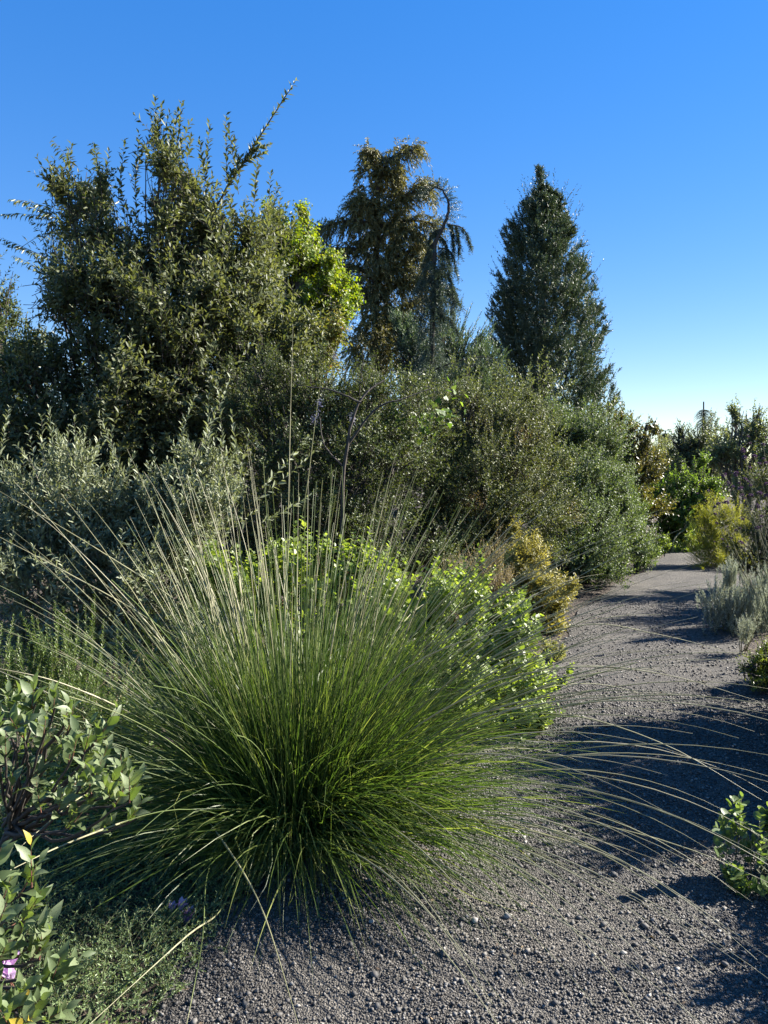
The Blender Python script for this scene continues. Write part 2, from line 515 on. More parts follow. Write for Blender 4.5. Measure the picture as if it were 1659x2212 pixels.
b1 = scatter(1.85, 3.5, .0074)
b2 = scatter(3.5, 5.2, .0125)
b3 = scatter(5.2, 8.5, .026)
P1 = pebbles(*b1, np.clip(rng.lognormal(math.log(.0030), .50, len(b1[0])), .0018, .011), rng.beta(2, 2.6, len(b1[0])))
P2 = pebbles(*b2, np.clip(rng.lognormal(math.log(.0042), .48, len(b2[0])), .002, .012), rng.beta(2, 2.6, len(b2[0])))
P3 = pebbles(*b3, np.clip(rng.lognormal(math.log(.0052), .5, len(b3[0])), .002, .014), rng.beta(2, 2.6, len(b3[0])))
# big flat chips and patches of fines: thin the pebbles where the ground is worn
def worn(P_, b_):
    w_ = np.sin(b_[0] * 3.1 + 1.7 * np.sin(b_[1] * 2.3)) * np.sin(b_[1] * 2.9 + 1.3 * np.sin(b_[0] * 4.1))
    keep = rng.uniform(0, 1, len(b_[0])) < np.where(w_ > .25, .55, 1.)
    kf = np.repeat(keep, 8)
    return P_[0], P_[1][kf], P_[2]
P1, P2, P3 = worn(P1, b1), worn(P2, b2), worn(P3, b3)
V, Fc, T = join(P1, P2, P3)
print('gravel', len(Fc))
part('gravel', V, Fc, T, M_peb, path, stuff=True)

# single bigger stones lying in the gravel
ICO = None
def stone_mesh(seed):
    rg = np.random.default_rng(seed)
    t = (1 + 5 ** .5) / 2
    v = nrm(np.array([(-1, t, 0), (1, t, 0), (-1, -t, 0), (1, -t, 0), (0, -1, t), (0, 1, t), (0, -1, -t), (0, 1, -t), (t, 0, -1), (t, 0, 1), (-t, 0, -1), (-t, 0, 1)], float))
    f = np.array([(0, 11, 5), (0, 5, 1), (0, 1, 7), (0, 7, 10), (0, 10, 11), (1, 5, 9), (5, 11, 4), (11, 10, 2), (10, 7, 6), (7, 1, 8),
                  (3, 9, 4), (3, 4, 2), (3, 2, 6), (3, 6, 8), (3, 8, 9), (4, 9, 5), (2, 4, 11), (6, 2, 10), (8, 6, 7), (9, 8, 1)])
    v = v * rg.uniform(.75, 1.2, (12, 1)) * np.array([1, .75, .55])
    me = mesh('stone', v, f, np.full(12, rg.choice([.2, .4, .6, .8, .9, 1.0], p=[.2, .25, .25, .15, .1, .05])))
    me.materials.append(M_peb)
    return me


SM = [stone_mesh(i) for i in range(14)]
cnt = 0
while cnt < 230:
    Y = 1.9 + 3.2 * rng.uniform() ** 1.3
    l, r = path_edges(Y)
    X = rng.uniform(l, r)
    u, v = proj(np.array([X, Y, 0.]))
    if not (-20 < u < 1680 and v < 2230):
        continue
    s = min(.022, abs(rng.normal(.0075, .0032)) + .005)
    o = bpy.data.objects.new('stone', SM[rng.integers(14)])
    o.location = (X, Y, float(path_z(X, Y)) + s * .3)
    o.rotation_euler = (rng.normal(0, .3), rng.normal(0, .3), rng.uniform(0, 6.28))
    o.scale = (s, s, s)
    o.parent = path
    COL.objects.link(o)
    cnt += 1


# dry leaf bits and twiglets lying on the gravel
nn = 420
y = 1.9 + 7 * rng.uniform(0, 1, nn) ** 1.4
l, r = path_edges(y)
e_ = rng.beta(.55, .55, nn)
x = l + (r - l) * e_
P = np.stack([x, y, path_z(x, y) + .008], -1)
a_ = rng.uniform(0, 6.28, nn)
D = nrm(np.stack([np.cos(a_), np.sin(a_), rng.normal(.1, .25, nn)], -1))
N = np.tile([0., 0, 1], (nn, 1)) + rng.normal(0, .5, (nn, 3)); N = nrm(N - (N * D).sum(-1, keepdims=True) * D)
V, Fc, T = leaf_batch(LEAF2, P, D, N, rng.uniform(.012, .034, nn), rng.uniform(.004, .012, nn), rng.uniform(0, 1, nn))
part('leaf_litter', V, Fc, T, leaf_mat('litter', [(.05, .032, .02), (.12, .08, .045), (.22, .16, .09)], .8, .1), path, stuff=True)


# ------------------------------------------------------------------ plant builders
VARS = {}


def leaf_parts(name, tm, lv, idx, mat, parent, base):
    """single leaves as objects sharing a few meshes"""
    key = (id(tm[0]), mat.name, name)
    if key not in VARS:
        VARS[key] = []
        for q in np.linspace(.08, .92, 7):
            me = mesh(name, tm[0], tm[1], np.full(len(tm[0]), q), smooth=len(tm[0]) > 12)
            me.materials.append(mat)
            VARS[key].append(me)
    P, D, N, L, W = [a[idx] for a in lv]
    S = np.cross(N, D)
    for i in range(len(idx)):
        o = bpy.data.objects.new(name, VARS[key][rng.integers(7)])
        M = Matrix(((D[i, 0] * L[i], S[i, 0] * W[i], N[i, 0] * L[i], P[i, 0] - base[0]),
                    (D[i, 1] * L[i], S[i, 1] * W[i], N[i, 1] * L[i], P[i, 1] - base[1]),
                    (D[i, 2] * L[i], S[i, 2] * W[i], N[i, 2] * L[i], P[i, 2] - base[2]), (0, 0, 0, 1)))
        o.parent = parent
        o.matrix_basis = M
        COL.objects.link(o)


def put_leaves(th, base, lv, tm, mat, K=0, tint=None, stuff_name='foliage', leaf_name='leaf'):
    n = len(lv[0])
    k = lv[0][:, 2] > .01
    lv = [a[k] for a in lv]
    n = len(lv[0])
    rest = np.arange(n)
    if K:
        dist = np.linalg.norm(lv[0] - np.array([0, 0, CAM_H]), axis=1)
        u, v = proj(lv[0])
        ok = (u > 0) & (u < 1659) & (v > 0) & (v < 2212)
        score = np.where(ok, lv[3] / dist, -1)
        order = np.argsort(-score)
        pick = order[:min(K, int(ok.sum()))]
        leaf_parts(leaf_name, tm, lv, pick, mat, th, base)
        rest = np.setdiff1d(rest, pick)
    if len(rest):
        ti = rng.beta(2, 2, len(rest)) if tint is None else tint
        V, Fc, T = leaf_batch(tm, *[a[rest] for a in lv], ti)
        part(stuff_name, V, Fc, T, mat, th, base, stuff=True, smooth=len(tm[0]) > 12)


def up_shoots(tops, L, mat=None, lean=.15, side=0):
    """upright leader shoots ending at given tips"""
    tops = np.array(tops)
    n = len(tops)
    D = nrm(np.array([0, 0, 1.]) + rng.normal(0, lean, (n, 3)))
    Ls = np.broadcast_to(np.asarray(L, float), (n,)).copy()
    return tops - D * Ls[:, None], D, Ls, np.zeros((n, 3))


def shrub(name, label, cat_, base, lobes, ns, sl, m, lL, lW, tm, mat, bark, up=.6, outw=1., noise=.35, bend=0.,
          p=4., K=0, extra=None, twig_r=.0025, trunk_r=.03, ang=50, droop=0, group=None, limbs_extra=None,
          t0=.15, tip=.6, twigs=True, twig_mat=None, opp=False, jit=.25, frame=True, inner=0):
    base = np.array(base, float)
    th = thing(name, label, cat_, base, group)
    P, O = lobe_pts(lobes, ns, p)
    n = len(P)
    D = nrm(O * outw + np.array([0, 0, up]) + rng.normal(0, noise, (n, 3)))
    L = sl * rng.uniform(.6, 1.25, n)
    S = P - D * (L * .75)[:, None]
    B = np.tile(np.array([0, 0, bend]), (n, 1)) * rng.uniform(.3, 1.3, (n, 1))
    lv = on_shoots(S, D, L, B, m, lL, lW, ang, t0, droop, tip, jit, opp)
    tw = [(S, D, L, B)]
    if extra is not None:
        for (S2, D2, L2, B2, m2) in extra:
            lv = cat(lv, on_shoots(S2, D2, L2, B2, m2, lL, lW, ang, .05, droop, .75, jit, opp))
            tw.append((S2, D2, L2, B2))
    if twigs:
        bits = [shoot_tubes(*t, twig_r) for t in tw]
        V, Fc, T = join(*bits)
        part('twigs', V, Fc, T, twig_mat or bark, th, base, stuff=True)
    if frame:
        polys, r0, r1 = [], [], []
        for c, r in lobes:
            b0 = base + np.array([rng.normal(0, trunk_r), rng.normal(0, trunk_r), -.03])
            mid = b0 * .45 + c * .55
            mid[:2] = b0[:2] * .62 + c[:2] * .38
            mid += rng.normal(0, .05, 3)
            polys.append([b0, mid, c]); r0.append(trunk_r); r1.append(trunk_r * .45)
        Pt, Rd = limbs(polys, np.array(r0), np.array(r1), 9, 6, wob=trunk_r * .25)
        V, Fc, T = tubes(Pt, Rd, 7)
        part('trunk', V, Fc, T, bark, th, base, smooth=True)
        polys = []
        for c, r in lobes:
            for _ in range(7):
                d = nrm(rng.normal(0, 1, 3) + np.array([0, 0, .5]))
                e = c + d * r * .85
                e[2] = max(e[2], .05)
                s = base * .25 + c * .75 + rng.normal(0, .05, 3)
                polys.append([s, (s + e) / 2 + rng.normal(0, .06, 3) * r, e])
        Pt, Rd = limbs(polys, trunk_r * .45, trunk_r * .1, 7, 5, wob=trunk_r * .3)
        V, Fc, T = tubes(Pt, Rd, 5)
        part('branches', V, Fc, T, bark, th, base, smooth=True)
    if limbs_extra:
        for pts, a, b in limbs_extra:
            Pt, Rd = limbs([pts], a, b, 14, 8, wob=a * .25)
            V, Fc, T = tubes(Pt, Rd, 7)
            part('limb', V, Fc, T, bark, th, base, smooth=True)
    put_leaves(th, base, lv, tm, mat, K)
    return th


def gb(u, Y):
    """ground point below frame column u at Y"""
    p = at(u, 1000, Y)
    return np.array([p[0], Y, 0.])


# ------------------------------------------------------------------ the big ornamental grass
GB = np.array([-.37, 3.08, 0.])
gth = thing('ornamental_grass', 'huge fountain clump of thin green grass with long pale flower stalks spilling over the gravel', 'grass clump', GB)


def arcs(base, phi, th0, th1, L, k, pw=1.4):
    s = np.linspace(0, 1, k)[None]
    th = th0[:, None] + (th1 - th0)[:, None] * s ** pw
    ph = phi[:, None]
    d = np.stack([np.sin(th) * np.cos(ph), np.sin(th) * np.sin(ph), np.cos(th)], -1)
    step = (L / (k - 1))[:, None, None]
    P = np.concatenate([np.zeros((len(L), 1, 3)), np.cumsum(.5 * (d[:, 1:] + d[:, :-1]) * step, 1)], 1)
    return base[:, None] + P


def blades(P, w, tint, twist=1.2):
    n, k, _ = P.shape
    T = nrm(np.gradient(P, axis=1))
    sd_ = nrm(np.cross(T, np.array([0, 0, 1.]) + rng.normal(0, twist, (n, 1, 3))))
    t = np.linspace(0, 1, k)
    prof = np.minimum(1, (1 - t) * 2.6 + .02) * np.minimum(1, .5 + t * 4)
    off = sd_ * (w[:, None] * prof[None])[..., None] * .5
    V = np.stack([P - off, P + off], 2)
    i = np.arange(k - 1)
    q = np.stack([2 * i, 2 * i + 1, 2 * i + 3, 2 * i + 2], -1)
    Fc = (q[None] + (np.arange(n) * 2 * k)[:, None, None]).reshape(-1, 4)
    return V.reshape(-1, 3), tri(Fc), np.repeat(tint, 2 * k)


def fountain(n, spread, Lr, th0r, th1r, wr, tint_ab, k=9, phi=None, squash=0.):
    phi = rng.uniform(0, 2 * math.pi, n) if phi is None else phi
    rr = spread * np.sqrt(rng.uniform(0, 1, n))
    pb = phi + rng.normal(0, .5, n)
    base = GB + np.stack([rr * np.cos(pb), rr * np.sin(pb) * .9, np.zeros(n)], -1)
    th0 = np.radians(rng.uniform(*th0r, n)) * (.35 + .65 * rr / spread)
    th1 = np.radians(rng.uniform(*th1r, n))
    fwd = np.maximum(0, -np.sin(phi))
    th0 *= 1 - squash * fwd
    th1 *= 1 - max(squash, 0) * fwd
    L = rng.uniform(*Lr, n) * (1 - .28 * np.maximum(0, -np.sin(phi)))
    P = arcs(base, phi, th0, th1, L, k)
    kn = rng.uniform(0, 1, (n, 1)) < .22      # some blades are bent over or wavy
    P += np.where(kn[..., None], rng.normal(0, .022, (n, 1, 3)) * (np.linspace(0, 1, k) ** 2)[None, :, None] * np.sin(np.linspace(0, 7, k) + rng.uniform(0, 6, (n, 1)))[..., None] * 3, 0)
    P[..., 2] = np.maximum(P[..., 2], .015 + .01 * rng.uniform(0, 1, (n, 1)))
    return blades(P, rng.uniform(*wr, n), rng.beta(*tint_ab, n))


bits = [
    fountain(1500, .18, (.75, 1.30), (0, 46), (6, 62), (.0026, .0050), (.9, 1.6), squash=.55),       # upright heart
    fountain(900, .22, (.75, 1.25), (8, 60), (40, 105), (.0028, .0054), (.9, 1.7), squash=.45),      # leaning out
    fountain(380, .24, (.75, 1.15), (25, 65), (90, 150), (.0028, .0052), (1.1, 1.6)),                # drooping
    fountain(420, .22, (.9, 1.35), (26, 66), (70, 122), (.0028, .0052), (1.1, 1.7), phi=rng.normal(-.45, .45, 420)),
    fountain(320, .22, (.95, 1.35), (45, 75), (95, 130), (.0028, .0052), (1.1, 1.9), phi=rng.normal(-.75, .3, 320)),
    fountain(420, .20, (.60, .95), (10, 62), (125, 172), (.0030, .0054), (1.0, 2.2), phi=rng.normal(-1.45, .8, 420)),
    fountain(380, .22, (.85, 1.3), (32, 68), (85, 125), (.0028, .0054), (1.2, 1.8), phi=rng.normal(3.5, .5, 380)),
    fountain(260, .24, (.4, 1.0), (25, 65), (110, 170), (.0022, .0045), (6, 1.2)),                   # dry blades
]
V, Fc, T = join(*bits)
part('leaf_blades', V, Fc, T, M_grass, gth, GB, stuff=True)


def stalk(P, r_stem, r_spike, t_spike=.5, base_t=0.0):
    """one flower stalk: thin green stem, thicker pale rough spike"""
    k = len(P)
    t = np.linspace(0, 1, k)
    sp = np.clip((t - t_spike) / .12, 0, 1)
    r = r_stem * (1 - .35 * t) * (1 - sp) + sp * r_spike * np.clip((1.04 - t) / .4, .25, 1) * (1 + rng.normal(0, .12, k) * sp)
    tt = np.clip(t / t_spike * .42, 0, .42) * (1 - sp) + sp * rng.uniform(.58, .98)
    tt = np.clip(tt + base_t, 0, 1)
    V, Fc, T = tubes(P[None], r[None], 4, tt[None])
    part('flower_stalk', V, Fc, T, M_stalk, gth, GB, smooth=True)


def stalk_set(n, phi, th0, th1, L, pw=1.5):
    rr = .24 * np.sqrt(rng.uniform(0, 1, n))
    pb = phi + rng.normal(0, .6, n)
    base = GB + np.stack([rr * np.cos(pb), rr * np.sin(pb), np.zeros(n)], -1)
    P = arcs(base, phi, np.radians(th0), np.radians(th1), L, 17, pw)
    P[..., 2] = np.maximum(P[..., 2], .02)
    for i in range(n):
        stalk(P[i], rng.uniform(.0012, .0018), rng.uniform(.0017, .0030), rng.uniform(.45, .62))


n = 330  # slimmer stalks not yet in spike
phi_ = rng.choice([0, 1], n, p=[.35, .65]); phi_ = np.where(phi_ > 0, rng.normal(-.1, .9, n), rng.normal(3.0, .8, n))
a_ = rng.uniform(0, 1, n)
rr_ = .2 * np.sqrt(rng.uniform(0, 1, n))
b_ = GB + np.stack([rr_ * np.cos(phi_), rr_ * np.sin(phi_), 0 * rr_], -1)
Pk = arcs(b_, phi_, np.radians(4 + 40 * a_), np.radians(12 + 70 * a_ + rng.normal(0, 8, n)), rng.uniform(1.05, 1.65, n), 13, 1.3)
V, Fc, T = tubes(Pk, np.linspace(.0019, .0012, 13)[None] * rng.uniform(.8, 1.3, (n, 1)), 3, np.linspace(0, .45, 13)[None] * rng.uniform(.3, 1.25, (n, 1)))
part('slim_stalks', V, Fc, T, M_stalk, gth, GB, stuff=True)

n = 92  # upright fan
x = rng.uniform(-1, 1, n)
stalk_set(n, np.where(x > 0, rng.normal(.2, .75, n), rng.normal(2.9, .75, n)), np.abs(x) * 20 + rng.uniform(0, 5, n),
          np.abs(x) * 40 + rng.uniform(2, 14, n), rng.uniform(1.25, 1.75, n))
n = 78   # sweeping right over the path
a = rng.uniform(0, 1, n)
stalk_set(n, rng.normal(-.12, .45, n), 14 + 32 * a + rng.normal(0, 4, n), 55 + 52 * a + rng.normal(0, 9, n), rng.uniform(1.45, 2.1, n), 1.25)
n = 36   # low right, drooping forward
stalk_set(n, rng.normal(-.62, .30, n), rng.uniform(40, 62, n), rng.uniform(98, 128, n), rng.uniform(1.35, 1.95, n), 1.1)
n = 16   # left
a = rng.uniform(0, 1, n)
stalk_set(n, rng.normal(3.1, .45, n), 14 + 24 * a, 36 + 34 * a + rng.normal(0, 6, n), rng.uniform(1.3, 1.85, n), 1.2)
for pts, r0, r1, ts in [
    ([GB + (-.1, -.1, 0), at(400, 1705, 3.0), at(470, 1800, 2.6), at(560, 1950, 2.2), at(650, 2230, 1.72)], .0016, .0034, .42),
    ([GB + (0, -.15, 0), at(690, 1790, 2.95), at(730, 1768, 2.8), at(800, 1815, 2.6), at(888, 1958, 2.42)], .0016, .0036, .45),
    ([GB + (-.2, -.1, 0), at(420, 1745, 3.0), at(270, 1690, 2.6), at(170, 1725, 2.35), at(20, 1850, 2.05)], .0016, .0034, .48),
    ([GB + (-.2, -.15, 0), at(480, 1730, 3.0), at(330, 1757, 2.6), at(150, 1820, 2.1), at(-30, 1905, 1.8)], .0017, .0036, .5),
    ([GB + (-.1, -.2, 0), at(520, 1840, 2.9), at(480, 1960, 2.4), at(400, 2025, 2.1), at(180, 2225, 1.72)], .0017, .0034, .5),
    ([GB + (-.1, -.2, 0), at(500, 1780, 2.9), at(450, 1880, 2.5), at(437, 2030, 2.15), at(400, 2230, 1.85)], .0022, .0026, .9),
    ([GB + (.05, -.2, 0), at(560, 1930, 2.78), at(650, 2030, 2.47), at(760, 2052, 2.40), at(870, 2025, 2.49), at(960, 1962, 2.64)], .0016, .0027, .5),
    ([GB + (-.2, .0, 0), at(430, 1640, 3.0), at(300, 1550, 2.8), at(130, 1475, 2.6), at(-20, 1440, 2.5)], .0016, .0032, .5),
    ([GB + (-.1, 0, 0), at(560, 1500, 3.2), at(420, 1330, 3.1), at(200, 1180, 3.0), at(-20, 1050, 2.9)], .0016, .0028, .5),
    ([GB + (-.1, 0, 0), at(520, 1500, 3.1), at(340, 1350, 3.0), at(150, 1240, 2.9), at(-20, 1150, 2.8)], .0016, .0028, .5),
    ([GB + (0, 0, 0), at(622, 1300, 3.2), at(625, 1000, 3.15), at(633, 700, 3.1)], .0014, .0022, .5),
    ([GB + (0.1, 0, 0), at(640, 1300, 3.2), at(670, 1000, 3.1), at(697, 790, 3.05)], .0014, .0022, .5),
    ([GB + (0.1, -.1, 0), at(860, 1780, 3.0), at(1000, 1770, 2.8), at(1200, 1810, 2.55), at(1400, 1890, 2.35), at(1690, 2090, 2.1)], .0017, .0034, .4),
    ([GB + (0.1, -.1, 0), at(800, 1800, 3.0), at(960, 1800, 2.75), at(1130, 1900, 2.4), at(1300, 2080, 2.1), at(1400, 2225, 1.92)], .0017, .0034, .45),
    ([GB + (0.1, 0, 0), at(860, 1650, 3.1), at(1050, 1560, 3.0), at(1230, 1545, 2.9), at(1440, 1610, 2.8), at(1645, 1728, 2.7)], .0016, .003, .5),
    ([GB + (0.1, 0.1, 0), at(860, 1600, 3.2), at(1050, 1470, 3.2), at(1260, 1440, 3.15), at(1450, 1460, 3.1), at(1640, 1515, 3.05)], .0016, .003, .5),
    ([GB + (0.1, 0.1, 0), at(860, 1560, 3.3), at(1050, 1420, 3.3), at(1260, 1350, 3.3), at(1420, 1370, 3.3), at(1565, 1405, 3.3)], .0016, .003, .5),
]:
    stalk(spline(pts, 24), r0, r1, ts)

# ------------------------------------------------------------------ left trees
Yt = 8.6
base = gb(285, Yt)
lob = [LB(395, 460, 75, 150, Yt), LB(290, 540, 90, 120, 8.4), LB(480, 590, 105, 160, Yt), LB(195, 650, 85, 120, 8.2), LB(215, 450, 42, 90, 8.4), LB(150, 430, 26, 80, 8.3),
       LB(250, 800, 150, 130, 8.0), LB(420, 800, 160, 150, 8.1), LB(90, 840, 90, 120, 7.9), LB(555, 580, 70, 130, 9.2), LB(20, 780, 60, 90, 7.9), LB(120, 600, 24, 100, 8.3), LB(330, 780, 120, 110, 8.6),
       LB(350, 340, 48, 80, Yt), LB(340, 660, 150, 140, 8.3), LB(560, 760, 110, 120, 8.6), LB(150, 950, 180, 110, 7.8), LB(380, 960, 170, 110, 8.2), LB(0, 1000, 130, 120, 7.8), LB(250, 1060, 200, 90, 8.2)]
tops = [at(u, v, Yt) for u, v in [(335, 212), (322, 240), (350, 228), (392, 222), (384, 240), (330, 280), (412, 262), (452, 268), (300, 290), (488, 250),
                                  (494, 275), (505, 300), (555, 355), (585, 375), (600, 400), (155, 312), (150, 330), (205, 318), (235, 330), (270, 300), (130, 400), (120, 420), (430, 300), (370, 290)]]
ex = [(*up_shoots(tops, rng.uniform(.45, .75, len(tops))), 34)]
p0, p1 = at(430, 500, Yt), at(632, 185, 8.3)
dd = p1 - p0; Ld = np.linalg.norm(dd)
ex.append((np.array([p0]), np.array([dd / Ld]), np.array([Ld]), np.array([[0.02, 0, .03]]), 90))
tps = np.array([at(582, 312, 8.4), at(575, 330, 8.4), at(560, 300, 8.4), at(545, 330, 8.4), at(520, 340, 8.4), at(500, 370, 8.4)])
fr = p0 + dd * np.array([[.62], [.55], [.6], [.5], [.42], [.35]]) * .9
dl = tps - fr; ll = np.linalg.norm(dl, axis=1)
ex.append((fr, dl / ll[:, None], ll, np.zeros((6, 3)), 24))
shrub('broadleaf_tree', 'tall dense tree with small glossy grey-green leaves and one long shoot leaning out', 'tree', base, lob, 4700, .55, 18,
      .088, .036, LEAF2, M_soap, M_bark, up=.75, noise=.45, p=2.2, K=300, extra=ex, trunk_r=.026, twig_r=.004,
      limbs_extra=[([base, at(283, 930, Yt - .3), at(292, 800, Yt - .4), at(330, 650, Yt - .4), at(380, 480, Yt)], .065, .02),
                   ([at(283, 930, Yt - .3), at(250, 850, Yt - .5), at(215, 760, Yt - .5)], .03, .012),
                   ([at(290, 830, Yt - .4), at(390, 700, Yt - .3), at(440, 520, Yt)], .04, .015),
                   ([p0, p0 * .5 + p1 * .5, p1], .016, .004)])

# arching tree with hanging leaflets at the far left
Yd = 9.4
base = gb(175, Yd)
lob = [LB(150, 500, 40, 70, Yd), LB(110, 480, 30, 40, Yd), LB(200, 430, 30, 50, Yd), LB(60, 760, 60, 60, Yd)]
tp = np.array([at(u, v, Yd - .5) for u, v in [(5, 470), (25, 440), (0, 520), (112, 312), (60, 455), (30, 560), (200, 318), (15, 535), (85, 405)]])
fr = np.array([at(u, v, Yd - .3) for u, v in [(110, 470), (110, 450), (100, 560), (160, 360), (140, 480), (110, 600), (215, 370), (110, 560), (150, 440)]])
dl = tp - fr + np.array([0, 0, .12]); ll = np.linalg.norm(dl, axis=1)
shrub('pepper_tree', 'tree with arching sprays of hanging narrow leaflets against the sky beside the glossy grey-green tree', 'tree', base, lob, 200, .55, 18,
      .10, .025, LEAF2, M_droop, M_bark, up=.3, noise=.5, bend=-.25, p=3, droop=.9, trunk_r=.015, twig_r=.004,
      extra=[(fr, dl / ll[:, None], ll, np.tile([0, 0, -.15], (len(ll), 1)), 26)])

shrub('dark_shrub', 'dark small-leaved shrub thrusting up at the edge left of the grey-green tree', 'shrub', gb(-20, 8.8),
      [LB(-10, 600, 40, 60, 8.8), LB(-30, 700, 60, 80, 8.8), LB(0, 780, 60, 80, 8.8), LB(-60, 850, 100, 120, 8.6)], 520, .4, 16, .06, .024, LEAF2, M_cean, M_bark,
      up=1., p=3, trunk_r=.03, twig_r=.003)

# yellow green ginkgo like tree
Yg = 13.
shrub('yellowing_tree', 'bright yellow-green autumn tree with small fan leaves behind the grey-green tree', 'tree', gb(620, Yg),
      [LB(600, 510, 40, 70, Yg), LB(640, 560, 60, 70, Yg), LB(700, 640, 62, 60, Yg), LB(650, 690, 80, 60, Yg), LB(570, 620, 80, 110, Yg + .3),
       LB(715, 575, 30, 50, Yg), LB(655, 490, 22, 50, Yg), LB(740, 650, 30, 45, Yg - .3)], 2000, .45, 16, .058, .065, FAN, M_gink, M_barkg,
      up=.6, noise=.4, p=3, trunk_r=.07, twig_r=.006, ang=65)

shrub('red_leaved_shrub', 'shrub with drooping yellowish and a few red autumn leaves below the yellow-green tree', 'shrub', gb(650, 11.5),
      [LB(640, 760, 90, 50, 11.5), LB(700, 720, 60, 35, 11.5), LB(580, 800, 80, 60, 11.5)], 800, .5, 14, .10, .034, LEAF2, M_red, M_bark, droop=.6, p=3, trunk_r=.04)

# ------------------------------------------------------------------ conifers behind
def conifer_frame(th, base, polys, r0, r1, bark, name='trunk', k=16):
    for pl, a, b in zip(polys, r0, r1):
        Pt, Rd = limbs([pl], a, b, k, 8, wob=a * .12)
        V, Fc, T = tubes(Pt, Rd, 7)
        part(name, V, Fc, T, bark, th, base, smooth=True)


# olive brown drooping conifer
Yb = 20.
base = gb(815, Yb)
th = thing('drooping_conifer', 'tall ragged olive-brown conifer with drooping sprays and a top bent to one side', 'tree', base)
arms = [([(825, 375), (843, 346), (871, 320), (906, 323)], 16), ([(820, 465), (866, 432), (903, 402), (922, 420)], 22),
        ([(832, 484), (900, 476), (943, 486)], 18), ([(840, 500), (885, 500), (915, 522)], 12), ([(808, 592), (866, 568), (910, 548)], 26), ([(880, 545), (905, 530), (918, 545)], 14),
        ([(840, 675), (880, 655), (912, 645)], 16), ([(780, 478), (727, 480), (693, 500), (670, 527)], 17), ([(765, 538), (730, 540), (708, 548)], 16),
        ([(755, 573), (720, 585), (700, 605)], 18), ([(800, 345), (806, 330), (800, 322)], 10), ([(770, 620), (740, 620), (720, 640)], 18), ([(850, 620), (890, 600), (910, 600)], 22),
        ([(830, 375), (850, 372), (860, 382)], 7), ([(812, 700), (860, 700), (890, 690)], 20)]
polys = []
S, D, L = [], [], []
for pl, wpx in arms:
    dy = rng.uniform(-.6, .6)
    c = spline([at(u, v, Yb + dy * i / len(pl)) for i, (u, v) in enumerate(pl)], 14)
    polys.append(c)
    nn = int(120 * len(pl) / 3 * (wpx / 16) ** 1.2)
    idx = rng.uniform(0, 13, nn); i0 = idx.astype(int); f = (idx - i0)[:, None]
    pp = c[i0] * (1 - f) + c[np.minimum(i0 + 1, 13)] * f
    wm = wpx / F * Yb
    pp = pp + rng.normal(0, .42, (nn, 3)) * wm * np.array([1, 1.2, .8])
    S.append(pp); tg = nrm(c[-1] - c[0])
    D.append(nrm(tg * .5 + rng.normal(0, .5, (nn, 3)) + np.array([0, 0, -.15]))); L.append(rng.uniform(.25, .5, nn))
body = [LB(797, 405, 22, 45, Yb), LB(833, 400, 20, 40, Yb), LB(770, 440, 14, 45, Yb), LB(792, 475, 36, 40, Yb), LB(845, 455, 26, 45, Yb), LB(805, 540, 50, 40, Yb), LB(850, 520, 24, 35, Yb),
        LB(795, 605, 42, 36, Yb), LB(850, 600, 34, 34, Yb), LB(810, 670, 46, 34, Yb), LB(850, 680, 30, 32, Yb), LB(800, 750, 60, 45, Yb), LB(860, 770, 60, 45, Yb), LB(803, 350, 9, 24, Yb)]
P, O = lobe_pts(body, 2700, 2.0)
S.append(P); D.append(nrm(O * .8 + rng.normal(0, .4, P.shape) + np.array([0, 0, .0]))); L.append(rng.uniform(.2, .42, len(P)))
S, D, L = np.concatenate(S), np.concatenate(D), np.concatenate(L)
B = np.tile([0, 0, -.75], (len(S), 1)) * rng.uniform(.3, 1.2, (len(S), 1))
lv = on_shoots(S, D, L, B, 18, .11, .030, 38, .05, .5, .7, .3)
conifer_frame(th, base, [[base, at(815, 800, Yb), at(812, 600, Yb), at(818, 450, Yb), at(805, 330, Yb)]], [.15], [.03], M_bark)
conifer_frame(th, base, [[at(815, min(p_[0][2] * 0 + 1000, 1000), Yb) * 0 + np.array([at(815, 500, Yb)[0], Yb, p_[0][2] - .3]), p_[0], p_[6], p_[13]] for p_ in polys], [.07] * len(polys), [.015] * len(polys), M_bark, 'limb', 10)
put_leaves(th, base, lv, LEAF2, M_brown)

# weeping cedar
Yc = 17.
base = gb(935, Yc)
th = thing('weeping_cedar', 'thin weeping cedar with a hooked bare top and hanging spiky branches', 'tree', base)
tr = [base, at(932, 800, Yc), at(936, 640, Yc), at(937, 560, Yc), at(943, 517, Yc), at(959, 487, Yc), at(969, 459, Yc), at(966, 429, Yc), at(954, 411, Yc), at(936, 407, Yc), at(920, 428, Yc)]
conifer_frame(th, base, [tr], [.075], [.006], M_bark, k=34)
c = spline(tr[4:], 40)
br = [[at(966, 484, Yc), at(1001, 494, Yc), at(1016, 531, Yc)], [at(947, 535, Yc), at(975, 545, Yc), at(986, 586, Yc)], [at(945, 590, Yc), at(968, 596, Yc), at(982, 630, Yc)],
      [at(945, 622, Yc), at(970, 630, Yc), at(988, 648, Yc)], [at(940, 565, Yc), at(920, 575, Yc), at(912, 610, Yc)], [at(950, 510, Yc), at(965, 530, Yc), at(970, 590, Yc)],
      [at(940, 520, Yc), at(925, 540, Yc), at(915, 570, Yc)], [at(955, 495, Yc), at(938, 500, Yc), at(925, 520, Yc)], [at(985, 488, Yc), at(990, 510, Yc), at(992, 545, Yc)],
      [at(975, 487, Yc), at(978, 510, Yc), at(979, 535, Yc)], [at(945, 680, Yc), at(975, 690, Yc), at(990, 720, Yc)], [at(1002, 800, Yc), at(1050, 770, Yc), at(1082, 778, Yc)]]
